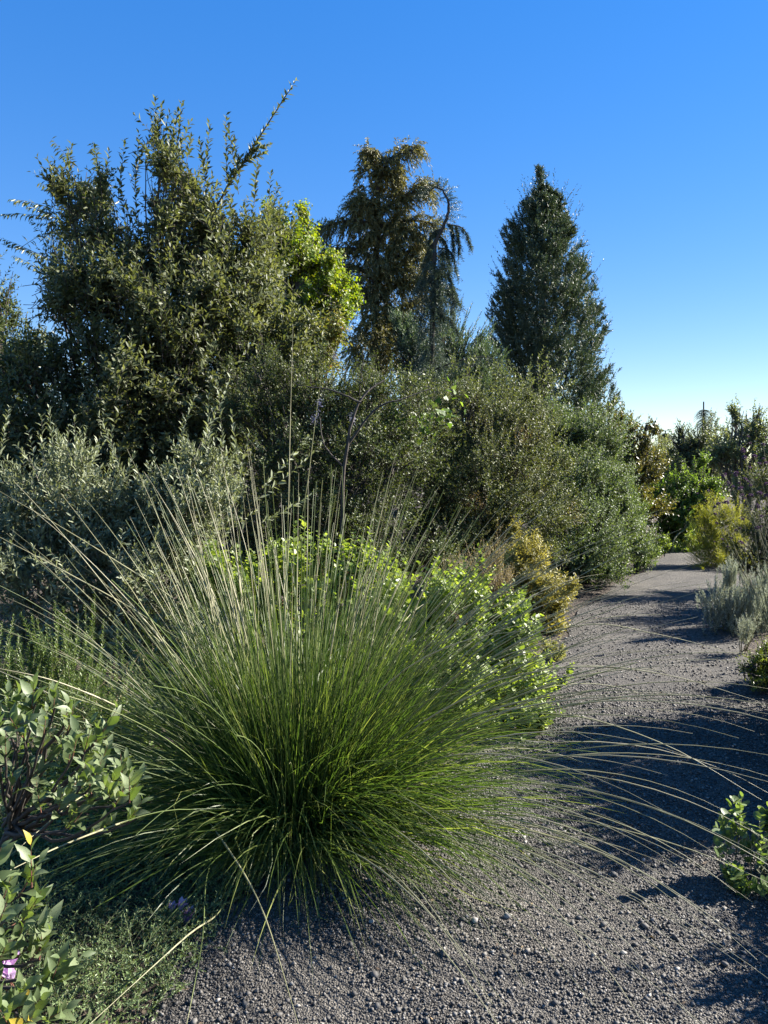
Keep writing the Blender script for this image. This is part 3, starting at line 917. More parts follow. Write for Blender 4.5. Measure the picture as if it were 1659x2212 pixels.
br[-1] = [at(935, 800, Yc), at(1000, 776, Yc), at(1050, 771, Yc), at(1082, 780, Yc)]
conifer_frame(th, base, br, [.02] * len(br), [.006] * len(br), M_bark, 'branch', 10)
S, D, L = [], [], []
for i in range(40):      # side twigs of the hooked top
    for s in range(2):
        S.append(c[i]); t_ = nrm(c[min(i + 1, 39)] - c[max(i - 1, 0)])
        sdv = nrm(np.array([t_[2], 0, -t_[0]]) * rng.choice([-1, 1], p=[.7, .3] if i < 27 else [.85, .15]) * -1 + rng.normal(0, .25, 3) + t_ * .3)
        D.append(sdv); L.append(rng.uniform(.15, .42))
for b_ in br:
    cc = spline(b_, 20)
    for i in range(20):
        for s in range(2):
            S.append(cc[i]); D.append(nrm(np.array([rng.normal(.1, .3), rng.normal(0, .4), -.8]) + nrm(cc[-1] - cc[0]) * .5)); L.append(rng.uniform(.08, .26))
S, D, L = np.array(S), np.array(D), np.array(L)
col_l = [LB(930, 620, 18, 60, Yc, .3), LB(930, 700, 24, 70, Yc, .35), LB(928, 780, 26, 60, Yc, .4), LB(945, 560, 14, 40, Yc, .25), LB(960, 585, 18, 40, Yc, .25), LB(962, 640, 20, 35, Yc, .3)]
P, O = lobe_pts(col_l, 1100, 2.)
S = np.concatenate([S, P]); D = np.concatenate([D, nrm(O * .5 + np.array([0, 0, -.8]) + rng.normal(0, .3, P.shape))]); L = np.concatenate([L, rng.uniform(.2, .4, len(P))])
B = np.tile([0, 0, -.3], (len(S), 1))
lv = on_shoots(S, D, L, B, 18, .062, .019, 60, .02, 0, .8, .3)
V, Fc, T = shoot_tubes(S, D, L, B, .004, 3)
part('twigs', V, Fc, T, M_cedar, th, base, stuff=True)
put_leaves(th, base, lv, LEAF2, M_cedar)

# feathery pale conifer
Ya = 19.
base = gb(960, Ya)
tp = [(1052, 690), (1040, 672), (1000, 640), (1020, 655), (1060, 720), (985, 645), (1030, 700), (955, 640), (1050, 705), (1010, 668), (970, 655), (1065, 735)]
T0 = np.array([at(u, v, Ya) for u, v in tp]); F0 = np.array([at(960 + (u - 960) * .35, v + 110, Ya) for u, v in tp])
dl = T0 - F0; ll = np.linalg.norm(dl, axis=1)
shrub('feathery_conifer', 'pale blue-green feathery conifer with upswept plumes beside the weeping cedar', 'tree', base,
      [LB(980, 755, 66, 70, Ya), LB(900, 780, 50, 80, Ya), LB(1035, 790, 46, 60, Ya), LB(960, 820, 110, 80, Ya), LB(870, 720, 30, 40, Ya)], 2200, .6, 24, .095, .028, LEAF2, M_azc, M_bark,
      up=.9, noise=.35, p=2.6, ang=28, trunk_r=.08, twig_r=.006, extra=[(F0, dl / ll[:, None], ll, np.zeros((len(ll), 3)), 60)])

# big conical cypress
Yy = 25.
base = gb(1172, Yy)
th = thing('conical_conifer', 'tall cone-shaped dark blue-green conifer with feathery upswept tips', 'tree', base)
vt = np.array([365, 395, 424, 486, 530, 566, 614, 709, 804, 900, 1000]); wl = np.array([0, 6, 24, 66, 84, 90, 106, 108, 106, 104, 100]); wr = np.array([0, 6, 20, 44, 60, 72, 100, 112, 136, 140, 130])
nb = 760
vv = 425 + (1000 - 425) * rng.uniform(0, 1, nb) ** .8
az = rng.uniform(0, 2 * math.pi, nb)
rp = np.where(np.cos(az) < 0, np.interp(vv, vt, wl), np.interp(vv, vt, wr)) / F * Yy
z = CAM_H + (1000 - vv) / F * Yy
O = np.stack([np.cos(az), np.sin(az), 0 * az], -1)
f1 = rng.uniform(.68, 1.08, nb)
E = np.stack([base[0] + 0 * az, base[1] + 0 * az, z], -1) + O * (rp * f1)[:, None]
Db = nrm(O * .7 + np.array([0, 0, .9]) + rng.normal(0, .18, (nb, 3)))
Lb = np.clip(rp * .75, .12, 1.2) * rng.uniform(.7, 1.15, nb)
Sb = E - Db * (Lb * .8)[:, None]
ns_ = 17
t_ = rng.uniform(.12, 1, (nb, ns_))
S = (Sb[:, None] + (Lb[:, None] * t_)[..., None] * Db[:, None]).reshape(-1, 3)
D = nrm(np.repeat(Db, ns_, 0) + rng.normal(0, .5, (nb * ns_, 3)) + np.array([0, 0, .1]))
L = (rng.uniform(.18, .46, (nb, ns_)) * (1.15 - .6 * t_) * np.clip(rp / 1.0, .3, 1)[:, None]).ravel()
# shaded inner sprays
ni_ = 3200
vi = 440 + 560 * rng.uniform(0, 1, ni_); ai = rng.uniform(0, 6.283, ni_)
ri = np.where(np.cos(ai) < 0, np.interp(vi, vt, wl), np.interp(vi, vt, wr)) / F * Yy * rng.uniform(.2, .75, ni_)
Si = np.stack([base[0] + np.cos(ai) * ri, base[1] + np.sin(ai) * ri, CAM_H + (1000 - vi) / F * Yy], -1)
S = np.concatenate([S, Si]); D = np.concatenate([D, nrm(rng.normal(0, .5, (ni_, 3)) + np.array([0, 0, .6]))]); L = np.concatenate([L, rng.uniform(.2, .4, ni_)])
tp = [(1163, 365), (1198, 368), (1150, 392), (1205, 395), (1180, 420), (1218, 440), (1090, 475), (1140, 440), (1240, 495), (1065, 590), (1285, 600), (1300, 760), (1325, 830), (1062, 560), (1275, 560), (1290, 680), (1052, 640), (1318, 800), (1100, 500), (1250, 520)]
T0 = np.array([at(u, v, Yy) for u, v in tp]); D0 = nrm(np.array([[(u - 1172) * .006, 0, 1.] for u, v in tp]) + rng.normal(0, .08, (len(tp), 3)))
L0 = rng.uniform(.45, .8, len(tp))
# wispy leader: side shoots off the thin top of the trunk
vl = rng.uniform(366, 470, 120); al = rng.uniform(0, 6.283, 120)
Sl = np.array([at(1165 + (v_ - 365) * .03, v_, Yy) for v_ in vl])
Dl = nrm(np.stack([np.cos(al) * .75, np.sin(al) * .75, np.full(120, .9)], -1) + rng.normal(0, .15, (120, 3))); Ll = rng.uniform(.18, .55, 120) * np.clip((vl - 340) / 75, .45, 1.3)
# feathery tips standing out of the outline
vo = rng.uniform(440, 960, 320); ao = rng.uniform(0, 6.283, 320)
ro = np.where(np.cos(ao) < 0, np.interp(vo, vt, wl), np.interp(vo, vt, wr)) / F * Yy
So = np.stack([base[0] + np.cos(ao) * ro * .9, base[1] + np.sin(ao) * ro * .9, CAM_H + (1000 - vo) / F * Yy], -1)
Do = nrm(np.stack([np.cos(ao) * .55, np.sin(ao) * .55, np.full(320, 1.)], -1) + rng.normal(0, .2, (320, 3))); Lo = rng.uniform(.35, .8, 320)
S = np.concatenate([S, Sl, So]); D = np.concatenate([D, Dl, Do]); L = np.concatenate([L, Ll, Lo])
S = np.concatenate([S, T0 - D0 * L0[:, None]]); D = np.concatenate([D, D0]); L = np.concatenate([L, L0])
B = np.tile([0, 0, .12], (len(S), 1))
lv = on_shoots(S, D, L, B, 13, .11, .032, 35, .03, 0, .7, .3)
conifer_frame(th, base, [[base, at(1172, 700, Yy), at(1170, 480, Yy), at(1165, 360, Yy)]], [.14], [.015], M_bark)
bp_ = []
for i in range(40):
    v_ = rng.uniform(420, 930); a_ = rng.uniform(0, 6.28)
    rr_ = .8 * (np.interp(v_, vt, wl) if math.cos(a_) < 0 else np.interp(v_, vt, wr)) / F * Yy
    z_ = CAM_H + (1000 - v_) / F * Yy
    e_ = np.array([base[0] + math.cos(a_) * rr_, base[1] + math.sin(a_) * rr_, z_])
    s_ = np.array([base[0] - (v_ < 700) * .03, base[1], max(.3, z_ - rr_ * .6)])
    bp_.append([s_, (s_ + e_) / 2 - np.array([0, 0, .08]), e_])
conifer_frame(th, base, bp_, [.03] * 40, [.008] * 40, M_bark, 'branch', 7)
put_leaves(th, base, lv, LEAF2, M_cyp)

for i, (u0, Y0, lb_, lab) in enumerate([
        (60, 12., [(0, 880, 150, 110), (150, 960, 160, 110), (-150, 900, 160, 140), (60, 1060, 260, 80)], 'dark evergreen thicket filling in behind the grey-green tree'),
        (420, 12.5, [(380, 900, 150, 100), (520, 900, 130, 120), (450, 1030, 240, 90), (450, 1140, 260, 50)], 'dark evergreen thicket under the yellow-green tree'),
        (760, 13., [(700, 900, 130, 110), (830, 920, 120, 110), (760, 1040, 220, 80), (700, 1140, 220, 50)], 'dark evergreen thicket behind the crooked-branched shrub'),
        (1060, 15., [(980, 880, 120, 70), (1110, 900, 120, 90), (1050, 1000, 220, 90), (1240, 960, 110, 90)], 'dark evergreen thicket at the foot of the cone-shaped conifer')]):
    shrub('evergreen_thicket', lab, 'shrub', gb(u0, Y0), [LB(a, b, c, d, Y0) for a, b, c, d in lb_], 1900, .5, 14, .085, .04, LEAF2, M_far, M_bark, up=.7, p=2.4, trunk_r=.04, twig_r=.005)

# ------------------------------------------------------------------ middle shrubs
Ys = 7.6
shrub('open_dark_shrub', 'dark small-leaved shrub with bare crooked branches and a few blue flower tufts behind the grass', 'shrub', gb(720, Ys),
      [LB(560, 850, 110, 80, Ys), LB(690, 830, 110, 70, Ys), LB(810, 830, 80, 70, Ys), LB(620, 960, 130, 110, Ys - .2), LB(770, 980, 130, 120, Ys - .2), LB(880, 940, 90, 110, Ys), LB(700, 1090, 200, 90, Ys - .2), LB(530, 760, 60, 60, Ys + .6), LB(620, 1180, 150, 60, Ys - .2), LB(820, 1180, 150, 60, Ys - .2), LB(470, 1120, 120, 100, Ys)],
      4800, .32, 15, .038, .017, LEAF2, M_cean, M_bark, up=.5, p=2.6, K=300, trunk_r=.03, twig_r=.0025,
      limbs_extra=[([gb(735, Ys - .9), at(738, 1130, Ys - .9), at(745, 1000, Ys - .95), at(765, 900, Ys - .95), at(790, 850, Ys - .9), at(830, 820, Ys - .8)], .022, .006),
                   ([at(752, 960, Ys - .95), at(810, 885, Ys - .95), at(870, 862, Ys - .9), at(930, 840, Ys - .8)], .012, .004),
                   ([at(780, 870, Ys - .95), at(720, 845, Ys - .9), at(640, 830, Ys - .8)], .010, .003),
                   ([at(742, 1010, Ys - .95), at(700, 960, Ys - .95), at(690, 900, Ys - .9)], .010, .003)])
bt = [(680, 905), (690, 870), (725, 770), (760, 905)]
th = bpy.data.objects['open_dark_shrub']
for (u, v) in bt:
    c = at(u, v, Ys - .75)
    nn = 60
    P = c + rng.normal(0, 1, (nn, 3)) * np.array([.018, .018, .03]); D = nrm(rng.normal(0, 1, (nn, 3))); N = nrm(np.cross(D, rng.normal(0, 1, (nn, 3))))
    V, Fc, T = leaf_batch(LEAF2, P, D, N, np.full(nn, .014), np.full(nn, .010), rng.uniform(0, 1, nn))
    part('flower_tuft', V, Fc, T, M_blue, th, np.array(th.location))

Yh = 8.8
shrub('rounded_shrub', 'big rounded fine-leaved olive-green shrub left of the gravel path behind the grass', 'shrub', gb(1040, Yh),
      [LB(980, 910, 110, 70, Yh), LB(1080, 905, 90, 70, Yh), LB(930, 1030, 110, 110, Yh - .3), LB(1050, 1040, 130, 110, Yh - .4), LB(1150, 960, 80, 90, Yh), LB(1130, 1100, 110, 90, Yh - .3), LB(1000, 1160, 140, 80, Yh - .5), LB(1160, 870, 30, 30, Yh), LB(1010, 850, 40, 30, Yh), LB(900, 1190, 120, 60, Yh - .5)],
      6500, .28, 17, .032, .016, LEAF2, M_hedge, M_bark, up=.6, p=2.8, K=0, trunk_r=.03, twig_r=.0022,
      extra=[(*up_shoots([at(u, v, Yh) for u, v in [(1130, 812), (1142, 835), (1000, 800), (1040, 818), (1100, 835), (1165, 850), (960, 820), (1190, 868), (1075, 822)]], .3, lean=.3), 20)])
Yk = 9.8
shrub('clipped_shrub', 'grey-green fine-leaved shrub mounded beside the gravel path under the cone-shaped conifer', 'shrub', gb(1270, Yk),
      [LB(1270, 950, 80, 70, Yk + .6), LB(1240, 1040, 100, 90, Yk), LB(1300, 1060, 70, 90, Yk + .4), LB(1250, 1150, 110, 90, Yk - .4), LB(1330, 1160, 60, 80, Yk), LB(1220, 1210, 90, 50, Yk - .8), LB(1300, 1220, 70, 40, Yk - .6), LB(1200, 930, 60, 60, Yk + .5)],
      6200, .28, 16, .036, .019, LEAF2, M_hedge2, M_bark, up=.55, p=2.8, trunk_r=.03, twig_r=.0022)
shrub('fresh_green_shrub', 'small fresh-green fine-leaved bush at the bend of the path beside the grey-green mound', 'shrub', gb(1380, 10.9),
      [LB(1385, 1170, 36, 50, 10.9), LB(1360, 1120, 40, 60, 11.2), LB(1390, 1210, 34, 24, 10.7), LB(1340, 1060, 40, 70, 11.4)], 1400, .3, 16, .036, .017, LEAF2, M_rose, M_bark, up=.6, p=2.6, trunk_r=.02)
# vine leaves over the rounded shrub
vth_b = at(900, 880, Yh - 1.1); vth_b[2] = 0
th = thing('climbing_vine', 'vine with bright green lobed leaves scrambling over the rounded shrub', 'vine', vth_b)
polys = [[vth_b, at(880, 1000, Yh - 1.0), at(890, 930, Yh - 1.05), at(930, 880, Yh - 1.05), at(985, 850, Yh - .9)], [at(890, 930, Yh - 1.05), at(860, 900, Yh - 1.05), at(840, 905, Yh - 1)], [at(905, 905, Yh - 1.05), at(940, 905, Yh - 1.1), at(985, 890, Yh - 1)]]
Pt, Rd = limbs(polys, .005, .002, 12)
V, Fc, T = tubes(Pt, Rd, 5)
part('stem', V, Fc, T, M_twig, th, vth_b, smooth=True)
nn = 130
c = np.concatenate([Pt[0][5:], Pt[1], Pt[2]])
P = c[rng.integers(len(c), size=nn)] + rng.normal(0, .09, (nn, 3)) + np.array([0, -.08, 0])
D = nrm(rng.normal(0, .5, (nn, 3)) + np.array([0, -.3, -.5])); N = nrm(rng.normal(0, .5, (nn, 3)) + np.array([.3, -.5, .7])); N = nrm(N - (N * D).sum(-1, keepdims=True) * D)
leaf_parts('leaf', FAN, [P, D, N, rng.uniform(.05, .085, nn), rng.uniform(.055, .09, nn)], np.arange(nn), M_arb, th, vth_b)

# golden shrub, dry plant, chartreuse mat
shrub('golden_shrub', 'golden-yellow narrow-leaved shrub at the left path edge', 'shrub', gb(1170, 7.3),
      [LB(1150, 1230, 60, 70, 7.2), LB(1195, 1290, 55, 55, 7.0), LB(1130, 1180, 40, 45, 7.4), LB(1180, 1330, 60, 35, 6.9), LB(1110, 1270, 50, 60, 7.2)], 900, .2, 14, .06, .019, LEAF2, M_gold, M_twig,
      up=.8, p=2.6, K=300, trunk_r=.012, ang=60)
shrub('seed_head_perennial', 'dry straw-brown perennial with spent seed heads between the bright-green shrub and the golden shrub', 'plant', gb(1050, 6.6),
      [LB(1040, 1220, 60, 50, 6.6), LB(990, 1230, 50, 40, 6.6), LB(1080, 1250, 30, 40, 6.6)], 260, .35, 22, .018, .010, LEAF2, M_dryp, M_dryp, up=1.5, outw=.5, p=2, trunk_r=.008)
shrub('chartreuse_mat', 'low yellowish-green cushion plant spilling onto the gravel below the golden shrub', 'plant', gb(1205, 5.95),
      [LB(1205, 1408, 22, 26, 5.95), LB(1195, 1430, 22, 16, 5.85), LB(1180, 1400, 20, 24, 6.0)], 330, .07, 12, .014, .010, LEAF2, M_chart, M_twig, p=2.5, trunk_r=.006, twig_r=.001)

# bright round leaved manzanita behind the grass
shrub('bright_green_shrub', 'low spreading shrub with bright green rounded leaves behind the grass clump', 'shrub', gb(880, 4.9),
      [LB(700, 1240, 110, 75, 5.1), LB(540, 1255, 120, 80, 5.2), LB(870, 1280, 120, 90, 5.0), LB(1010, 1370, 110, 90, 5.0), LB(1115, 1450, 84, 120, 4.8), LB(1110, 1570, 84, 90, 4.4), LB(1040, 1330, 110, 80, 5.1), LB(960, 1480, 120, 110, 4.6), LB(780, 1400, 140, 110, 4.8), LB(600, 1400, 140, 110, 4.9), LB(1140, 1560, 50, 90, 4.5), LB(1050, 1620, 60, 40, 4.2)],
      2500, .26, 13, .044, .034, ROUND, M_bright, M_barkr, up=.85, p=3, K=300, trunk_r=.018, twig_r=.0022, ang=58, twig_mat=M_twig,
      extra=[(*up_shoots([at(u, v, 5.1) for u, v in [(655, 1118), (668, 1140), (640, 1130), (780, 1160), (842, 1175), (830, 1190), (570, 1180), (520, 1200), (740, 1170), (905, 1215), (430, 1235), (1080, 1270), (960, 1240)]], .26, lean=.15), 16)])

# silver leaved shrub on the left
Yo = 5.6
tops = [at(u, v, Yo - .2) for u, v in [(20, 880), (105, 880), (90, 900), (160, 895), (215, 900), (240, 930), (290, 980), (395, 905), (420, 860), (450, 850), (470, 830), (460, 880), (500, 890), (540, 930), (60, 930), (330, 970), (440, 940), (400, 960), (520, 1000), (130, 960), (255, 1010), (350, 1010), (480, 960)]]
p0s = np.array([at(560, 1060, 5.4), at(540, 1090, 5.4), at(560, 1130, 5.4), at(420, 1000, 5.5)]); p1s = np.array([at(665, 960, 5.3), at(690, 985, 5.3), at(665, 1085, 5.3), at(500, 830, 5.4)])
dl = p1s - p0s; ll = np.linalg.norm(dl, axis=1)
shrub('silver_leaved_shrub', 'loose shrub with small oblong silvery-green leaves on slender upright shoots left of the grass', 'shrub', gb(180, Yo),
      [LB(110, 1060, 130, 100, Yo), LB(300, 1090, 130, 90, Yo), LB(200, 1190, 190, 120, Yo - .2), LB(420, 1120, 100, 120, Yo), LB(40, 1220, 120, 120, Yo - .2), LB(340, 1270, 130, 110, Yo - .3), LB(450, 1010, 60, 90, Yo), LB(130, 1330, 170, 90, Yo - .3), LB(350, 1390, 150, 90, Yo - .3), LB(60, 1130, 130, 100, Yo)],
      2300, .38, 18, .060, .0195, LEAF8, M_olive, M_barkg, up=.9, noise=.4, p=2.2, K=300, trunk_r=.022, twig_r=.0020, ang=38, opp=True,
      extra=[(*up_shoots(tops, rng.uniform(.35, .6, len(tops)), lean=.2), 28), (p0s, dl / ll[:, None], ll, np.tile([0, 0, .1], (4, 1)), 30)])

# rosemary
def spire_plant(name, label, cat_, base, tops, L, m, lL, lW, mat, bark, ang=45, K=0, lobes=None, ns=0, twig_r=.003, tm=LEAF2, sl=.2):
    base = np.array(base, float)
    th = thing(name, label, cat_, base)
    S, D, Ls, B = up_shoots(tops, L, lean=.07)
    if lobes:
        P, O = lobe_pts(lobes, ns, 2.5)
        D2 = nrm(O * .4 + np.array([0, 0, 1.]) + rng.normal(0, .2, P.shape)); L2 = rng.uniform(.6, 1.2, len(P)) * sl
        lv = cat(on_shoots(S, D, Ls, B, m, lL, lW, ang, .0, 0, .6, .2), on_shoots(P - D2 * L2[:, None] * .6, D2, L2, 0 * D2, max(8, int(m * sl / np.mean(Ls))), lL, lW, ang, .0, 0, .6, .2))
        S = np.concatenate([S, P - D2 * L2[:, None] * .6]); D = np.concatenate([D, D2]); Ls = np.concatenate([Ls, L2]); B = np.zeros_like(S)
    else:
        lv = on_shoots(S, D, Ls, B, m, lL, lW, ang, .0, 0, .6, .2)
    V, Fc, T = shoot_tubes(S, D, Ls, B, twig_r)
    part('stems', V, Fc, T, bark, th, base, stuff=True)
    polys = [[base + np.array([rng.normal(0, .06), rng.normal(0, .06), -.01]), base * .5 + s * .5 + np.array([0, 0, -.05]), s] for s in S[:min(len(tops), 40)]]
    Pt, Rd = limbs(polys, .006, .003, 7, 5)
    V, Fc, T = tubes(Pt, Rd, 5)
    part('trunk', V, Fc, T, bark, th, base, smooth=True)
    put_leaves(th, base, lv, tm, mat, K)
    return th


tops = [at(u, v, Y) for u, v, Y in [(5, 1345, 4.), (30, 1330, 4.), (70, 1330, 4.1), (100, 1350, 4.), (120, 1300, 4.2), (127, 1320, 4.2), (150, 1340, 4.1), (170, 1330, 4.1), (185, 1310, 4.1), (205, 1285, 4.1), (200, 1300, 4.1),
                                    (255, 1360, 4.1), (265, 1375, 4.1), (225, 1340, 4.2), (45, 1410, 3.8), (20, 1440, 3.8), (60, 1450, 3.8), (140, 1440, 3.8), (190, 1400, 4.), (240, 1430, 3.9), (170, 1450, 3.8), (280, 1440, 3.9), (100, 1420, 3.9),
                                    (215, 1460, 3.7), (250, 1490, 3.7), (300, 1500, 3.7), (325, 1480, 3.8), (275, 1520, 3.6)]]
spire_plant('rosemary_bush', 'upright rosemary with dense needle-leaved spires in front of the silvery shrub', 'shrub', gb(150, 4.), tops, rng.uniform(.35, .55, len(tops)), 105, .030, .0070, M_rose, M_twig, 48,
            lobes=[LB(120, 1500, 160, 100, 3.9), LB(260, 1520, 100, 70, 3.8), LB(20, 1480, 100, 100, 3.9)], ns=330, sl=.3)

# straw grass wisps leaning out of the rosemary
sb = gb(120, 3.1)
th = thing('dry_grass_tuft', 'wispy tuft of straw-coloured seeded grass in front of the rosemary', 'grass clump', sb)
for pts in [[sb, at(20, 1720, 2.9), at(130, 1580, 2.9), at(230, 1470, 3.), at(330, 1390, 3.1)], [sb, at(0, 1760, 2.9), at(80, 1640, 2.9), at(180, 1540, 3.)], [sb + np.array([.3, .1, 0]), at(260, 1560, 3.2), at(300, 1500, 3.2), at(410, 1420, 3.3)],
            [sb + np.array([.3, .1, 0]), at(240, 1560, 3.2), at(260, 1490, 3.2), at(300, 1440, 3.2)]]:
    Pc = spline(pts, 16)
    V, Fc, T = tubes(Pc[None], np.linspace(.0014, .0006, 16)[None], 4)
    i0 = rng.integers(8, 16, 26)
    S_ = Pc[i0]; D_ = nrm(rng.normal(0, .5, (26, 3)) + np.array([.2, 0, -.5])); L_ = rng.uniform(.04, .10, 26)
    s2 = shoot_tubes(S_, D_, L_, np.tile([0, 0, -.3], (26, 1)), .0005)
    lv = on_shoots(S_, D_, L_, np.tile([0, 0, -.3], (26, 1)), 5, .012, .003, 25, .4)
    l2 = leaf_batch(LEAF2, *lv, rng.uniform(.3, 1, len(lv[0])))
    V, Fc, T = join((V, Fc, T), s2, l2)
    part('seed_stalk', V, Fc, T, M_straw, th, sb)

# ------------------------------------------------------------------ near manzanitas on the left
def manzanita(name, label, base, branches, yellow=0, nl=10, lL=.062, lW=.027, ntw=3, K=300):
    base = np.array(base, float)
    th = thing(name, label, 'shrub', base)
    S, D, L = [], [], []
    for pts, r0, r1 in branches:
        Pt, Rd = limbs([pts], r0, r1, 12, 7, wob=r0 * .5)
        V, Fc, T = tubes(Pt, Rd, 7)
        part('branch', V, Fc, T, M_bark, th, base, smooth=True)
        c = Pt[0]
        tdir = nrm(c[-1] - c[-3])
        S.append(c[-2]); D.append(nrm(tdir + np.array([0, 0, .5]))); L.append(.11)
        for q in range(ntw):
            i = rng.integers(6, 12)
            S.append(c[i]); D.append(nrm(tdir * .5 + rng.normal(0, .45, 3) + np.array([.1, -.1, .55]))); L.append(rng.uniform(.07, .15))
    S, D, L = np.array(S), np.array(D), np.array(L)
    B = np.tile([0, 0, .15], (len(S), 1))
    V, Fc, T = shoot_tubes(S, D, L, B, .0022, 5, 5)
    part('twigs', V, Fc, T, M_barkr, th, base, stuff=True)
    lv = on_shoots(S, D, L, B, nl, lL, lW, 42, .12, -.12, .55, .3)
    if yellow:
        k = rng.choice(len(lv[0]), yellow, replace=False)
        leaf_parts('yellowed_leaf', BIG, lv, k, M_yell, th, base)
        r_ = np.setdiff1d(np.arange(len(lv[0])), k)
        lv = [a[r_] for a in lv]
    put_leaves(th, base, lv, BIG, M_manz, K)
    return th


mb = at(-30, 1900, 2.7); mb[2] = 0
j = at(20, 1790, 2.6)
br = [([mb, j, at(70, 1700, 2.5), at(110, 1610, 2.4), at(150, 1560, 2.35)], .016, .004)]
for tip in [(20, 1500, 2.3), (75, 1490, 2.3), (120, 1500, 2.35), (160, 1530, 2.3), (200, 1570, 2.25), (50, 1560, 2.2), (230, 1620, 2.25), (265, 1650, 2.3), (290, 1690, 2.3), (160, 1600, 2.1), (240, 1690, 2.2), (130, 1720, 2.2), (150, 1760, 2.25), (290, 1740, 2.35),
            (-10, 1540, 2.2), (10, 1600, 2.1), (180, 1660, 2.2), (100, 1540, 2.2), (40, 1530, 2.4), (225, 1650, 2.15), (205, 1610, 2.4), (270, 1700, 2.15)]:
    e = at(*tip)
    m_ = j * .5 + e * .5 + np.array([0, .0, -.04]) + rng.normal(0, .02, 3)
    br.append(([j + rng.normal(0, .02, 3), m_, e - np.array([0, 0, .05])], .0075, .003))
manzanita('manzanita_bush', 'open manzanita bush with large leathery grey-green leaves on dark branches beside the rosemary', mb, br, nl=7, lL=.072, lW=.029, ntw=1, K=300, yellow=0)

mb = at(-190, 2150, 1.95); mb[2] = 0
j = np.array([mb[0] + .05, mb[1] - .1, .28])
br = [([mb, (mb + j) / 2 + .02, j], .013, .008)]
for tip in [(30, 1930, 1.75), (90, 1890, 1.75), (5, 1870, 1.75), (85, 1960, 1.72), (60, 2030, 1.7), (120, 2020, 1.72), (130, 2110, 1.72), (170, 2090, 1.75), (100, 2170, 1.65), (60, 2160, 1.62), (40, 1960, 1.6), (20, 2050, 1.65), (110, 2050, 1.7), (130, 2190, 1.68), (20, 2190, 1.6), (80, 2210, 1.6), (-20, 1980, 1.65), (-20, 2090, 1.6)]:
    e = at(*tip)
    m_ = j * .45 + e * .55 + np.array([0, 0, -.03])
    br.append(([j + rng.normal(0, .01, 3), m_, e - np.array([.03, 0, .03])], .0065, .0028))
manzanita('spotted_manzanita_bush', 'small manzanita with spotted grey-green and some yellow leaves over the juniper mat', mb, br, yellow=8, nl=7, lL=.066, lW=.027, ntw=1, K=300)

# creeping juniper and mat in the shade
jb = np.array([-1.05, 2.35, 0.])
th = thing('creeping_juniper', 'low mat of feathery bluish-green creeping juniper beside the gravel', 'ground cover', jb)
nn = 5200
x = rng.uniform(-2.1, -.42, nn); y = rng.uniform(1.7, 3.05, nn)
l, r = path_edges(y)
k = x < l + .02 + .06 * np.sin(y * 9) + rng.normal(0, .02, nn)
x, y = x[k], y[k]
zz = .05 + .045 * np.sin(x * 7 + 1) * np.cos(y * 6) + .02 * rng.normal(0, 1, len(x))
S = np.stack([x, y, np.maximum(zz - .03, .005)], -1)
D = nrm(rng.normal(0, .7, S.shape) * np.array([1, 1, .3]) + np.array([.25, -.1, .55])); L = rng.uniform(.06, .13, len(S)); B = np.tile([0, 0, -.1], (len(S), 1))
lv = on_shoots(S, D, L, B, 16, .015, .005, 38, .1, 0, .7, .3)
V, Fc, T = shoot_tubes(S, D, L, B, .0014)
part('stems', V, Fc, T, M_twig, th, jb, stuff=True)
put_leaves(th, jb, lv, LEAF2, M_jun)

# low leafy mat under the grass
lb = np.array([-1.0, 3.1, 0.])
th = thing('leafy_ground_cover', 'dark low ground cover of small round leaves in the shade under the grass', 'ground cover', lb)
nn = 1500
x = rng.uniform(-2.2, -.3, nn); y = rng.uniform(2.85, 4.0, nn)
S = np.stack([x, y, np.full(nn, .01)], -1)
D = nrm(rng.normal(0, .5, S.shape) * np.array([1, 1, .2]) + np.array([0, -.1, .6])); L = rng.uniform(.05, .14, nn); B = np.zeros((nn, 3))
lv = on_shoots(S, D, L, B, 7, .028, .022, 60, .3)
V, Fc, T = shoot_tubes(S, D, L, B, .0014)
part('stems', V, Fc, T, M_twig, th, lb, stuff=True)
put_leaves(th, lb, lv, LEAF8, M_rose)


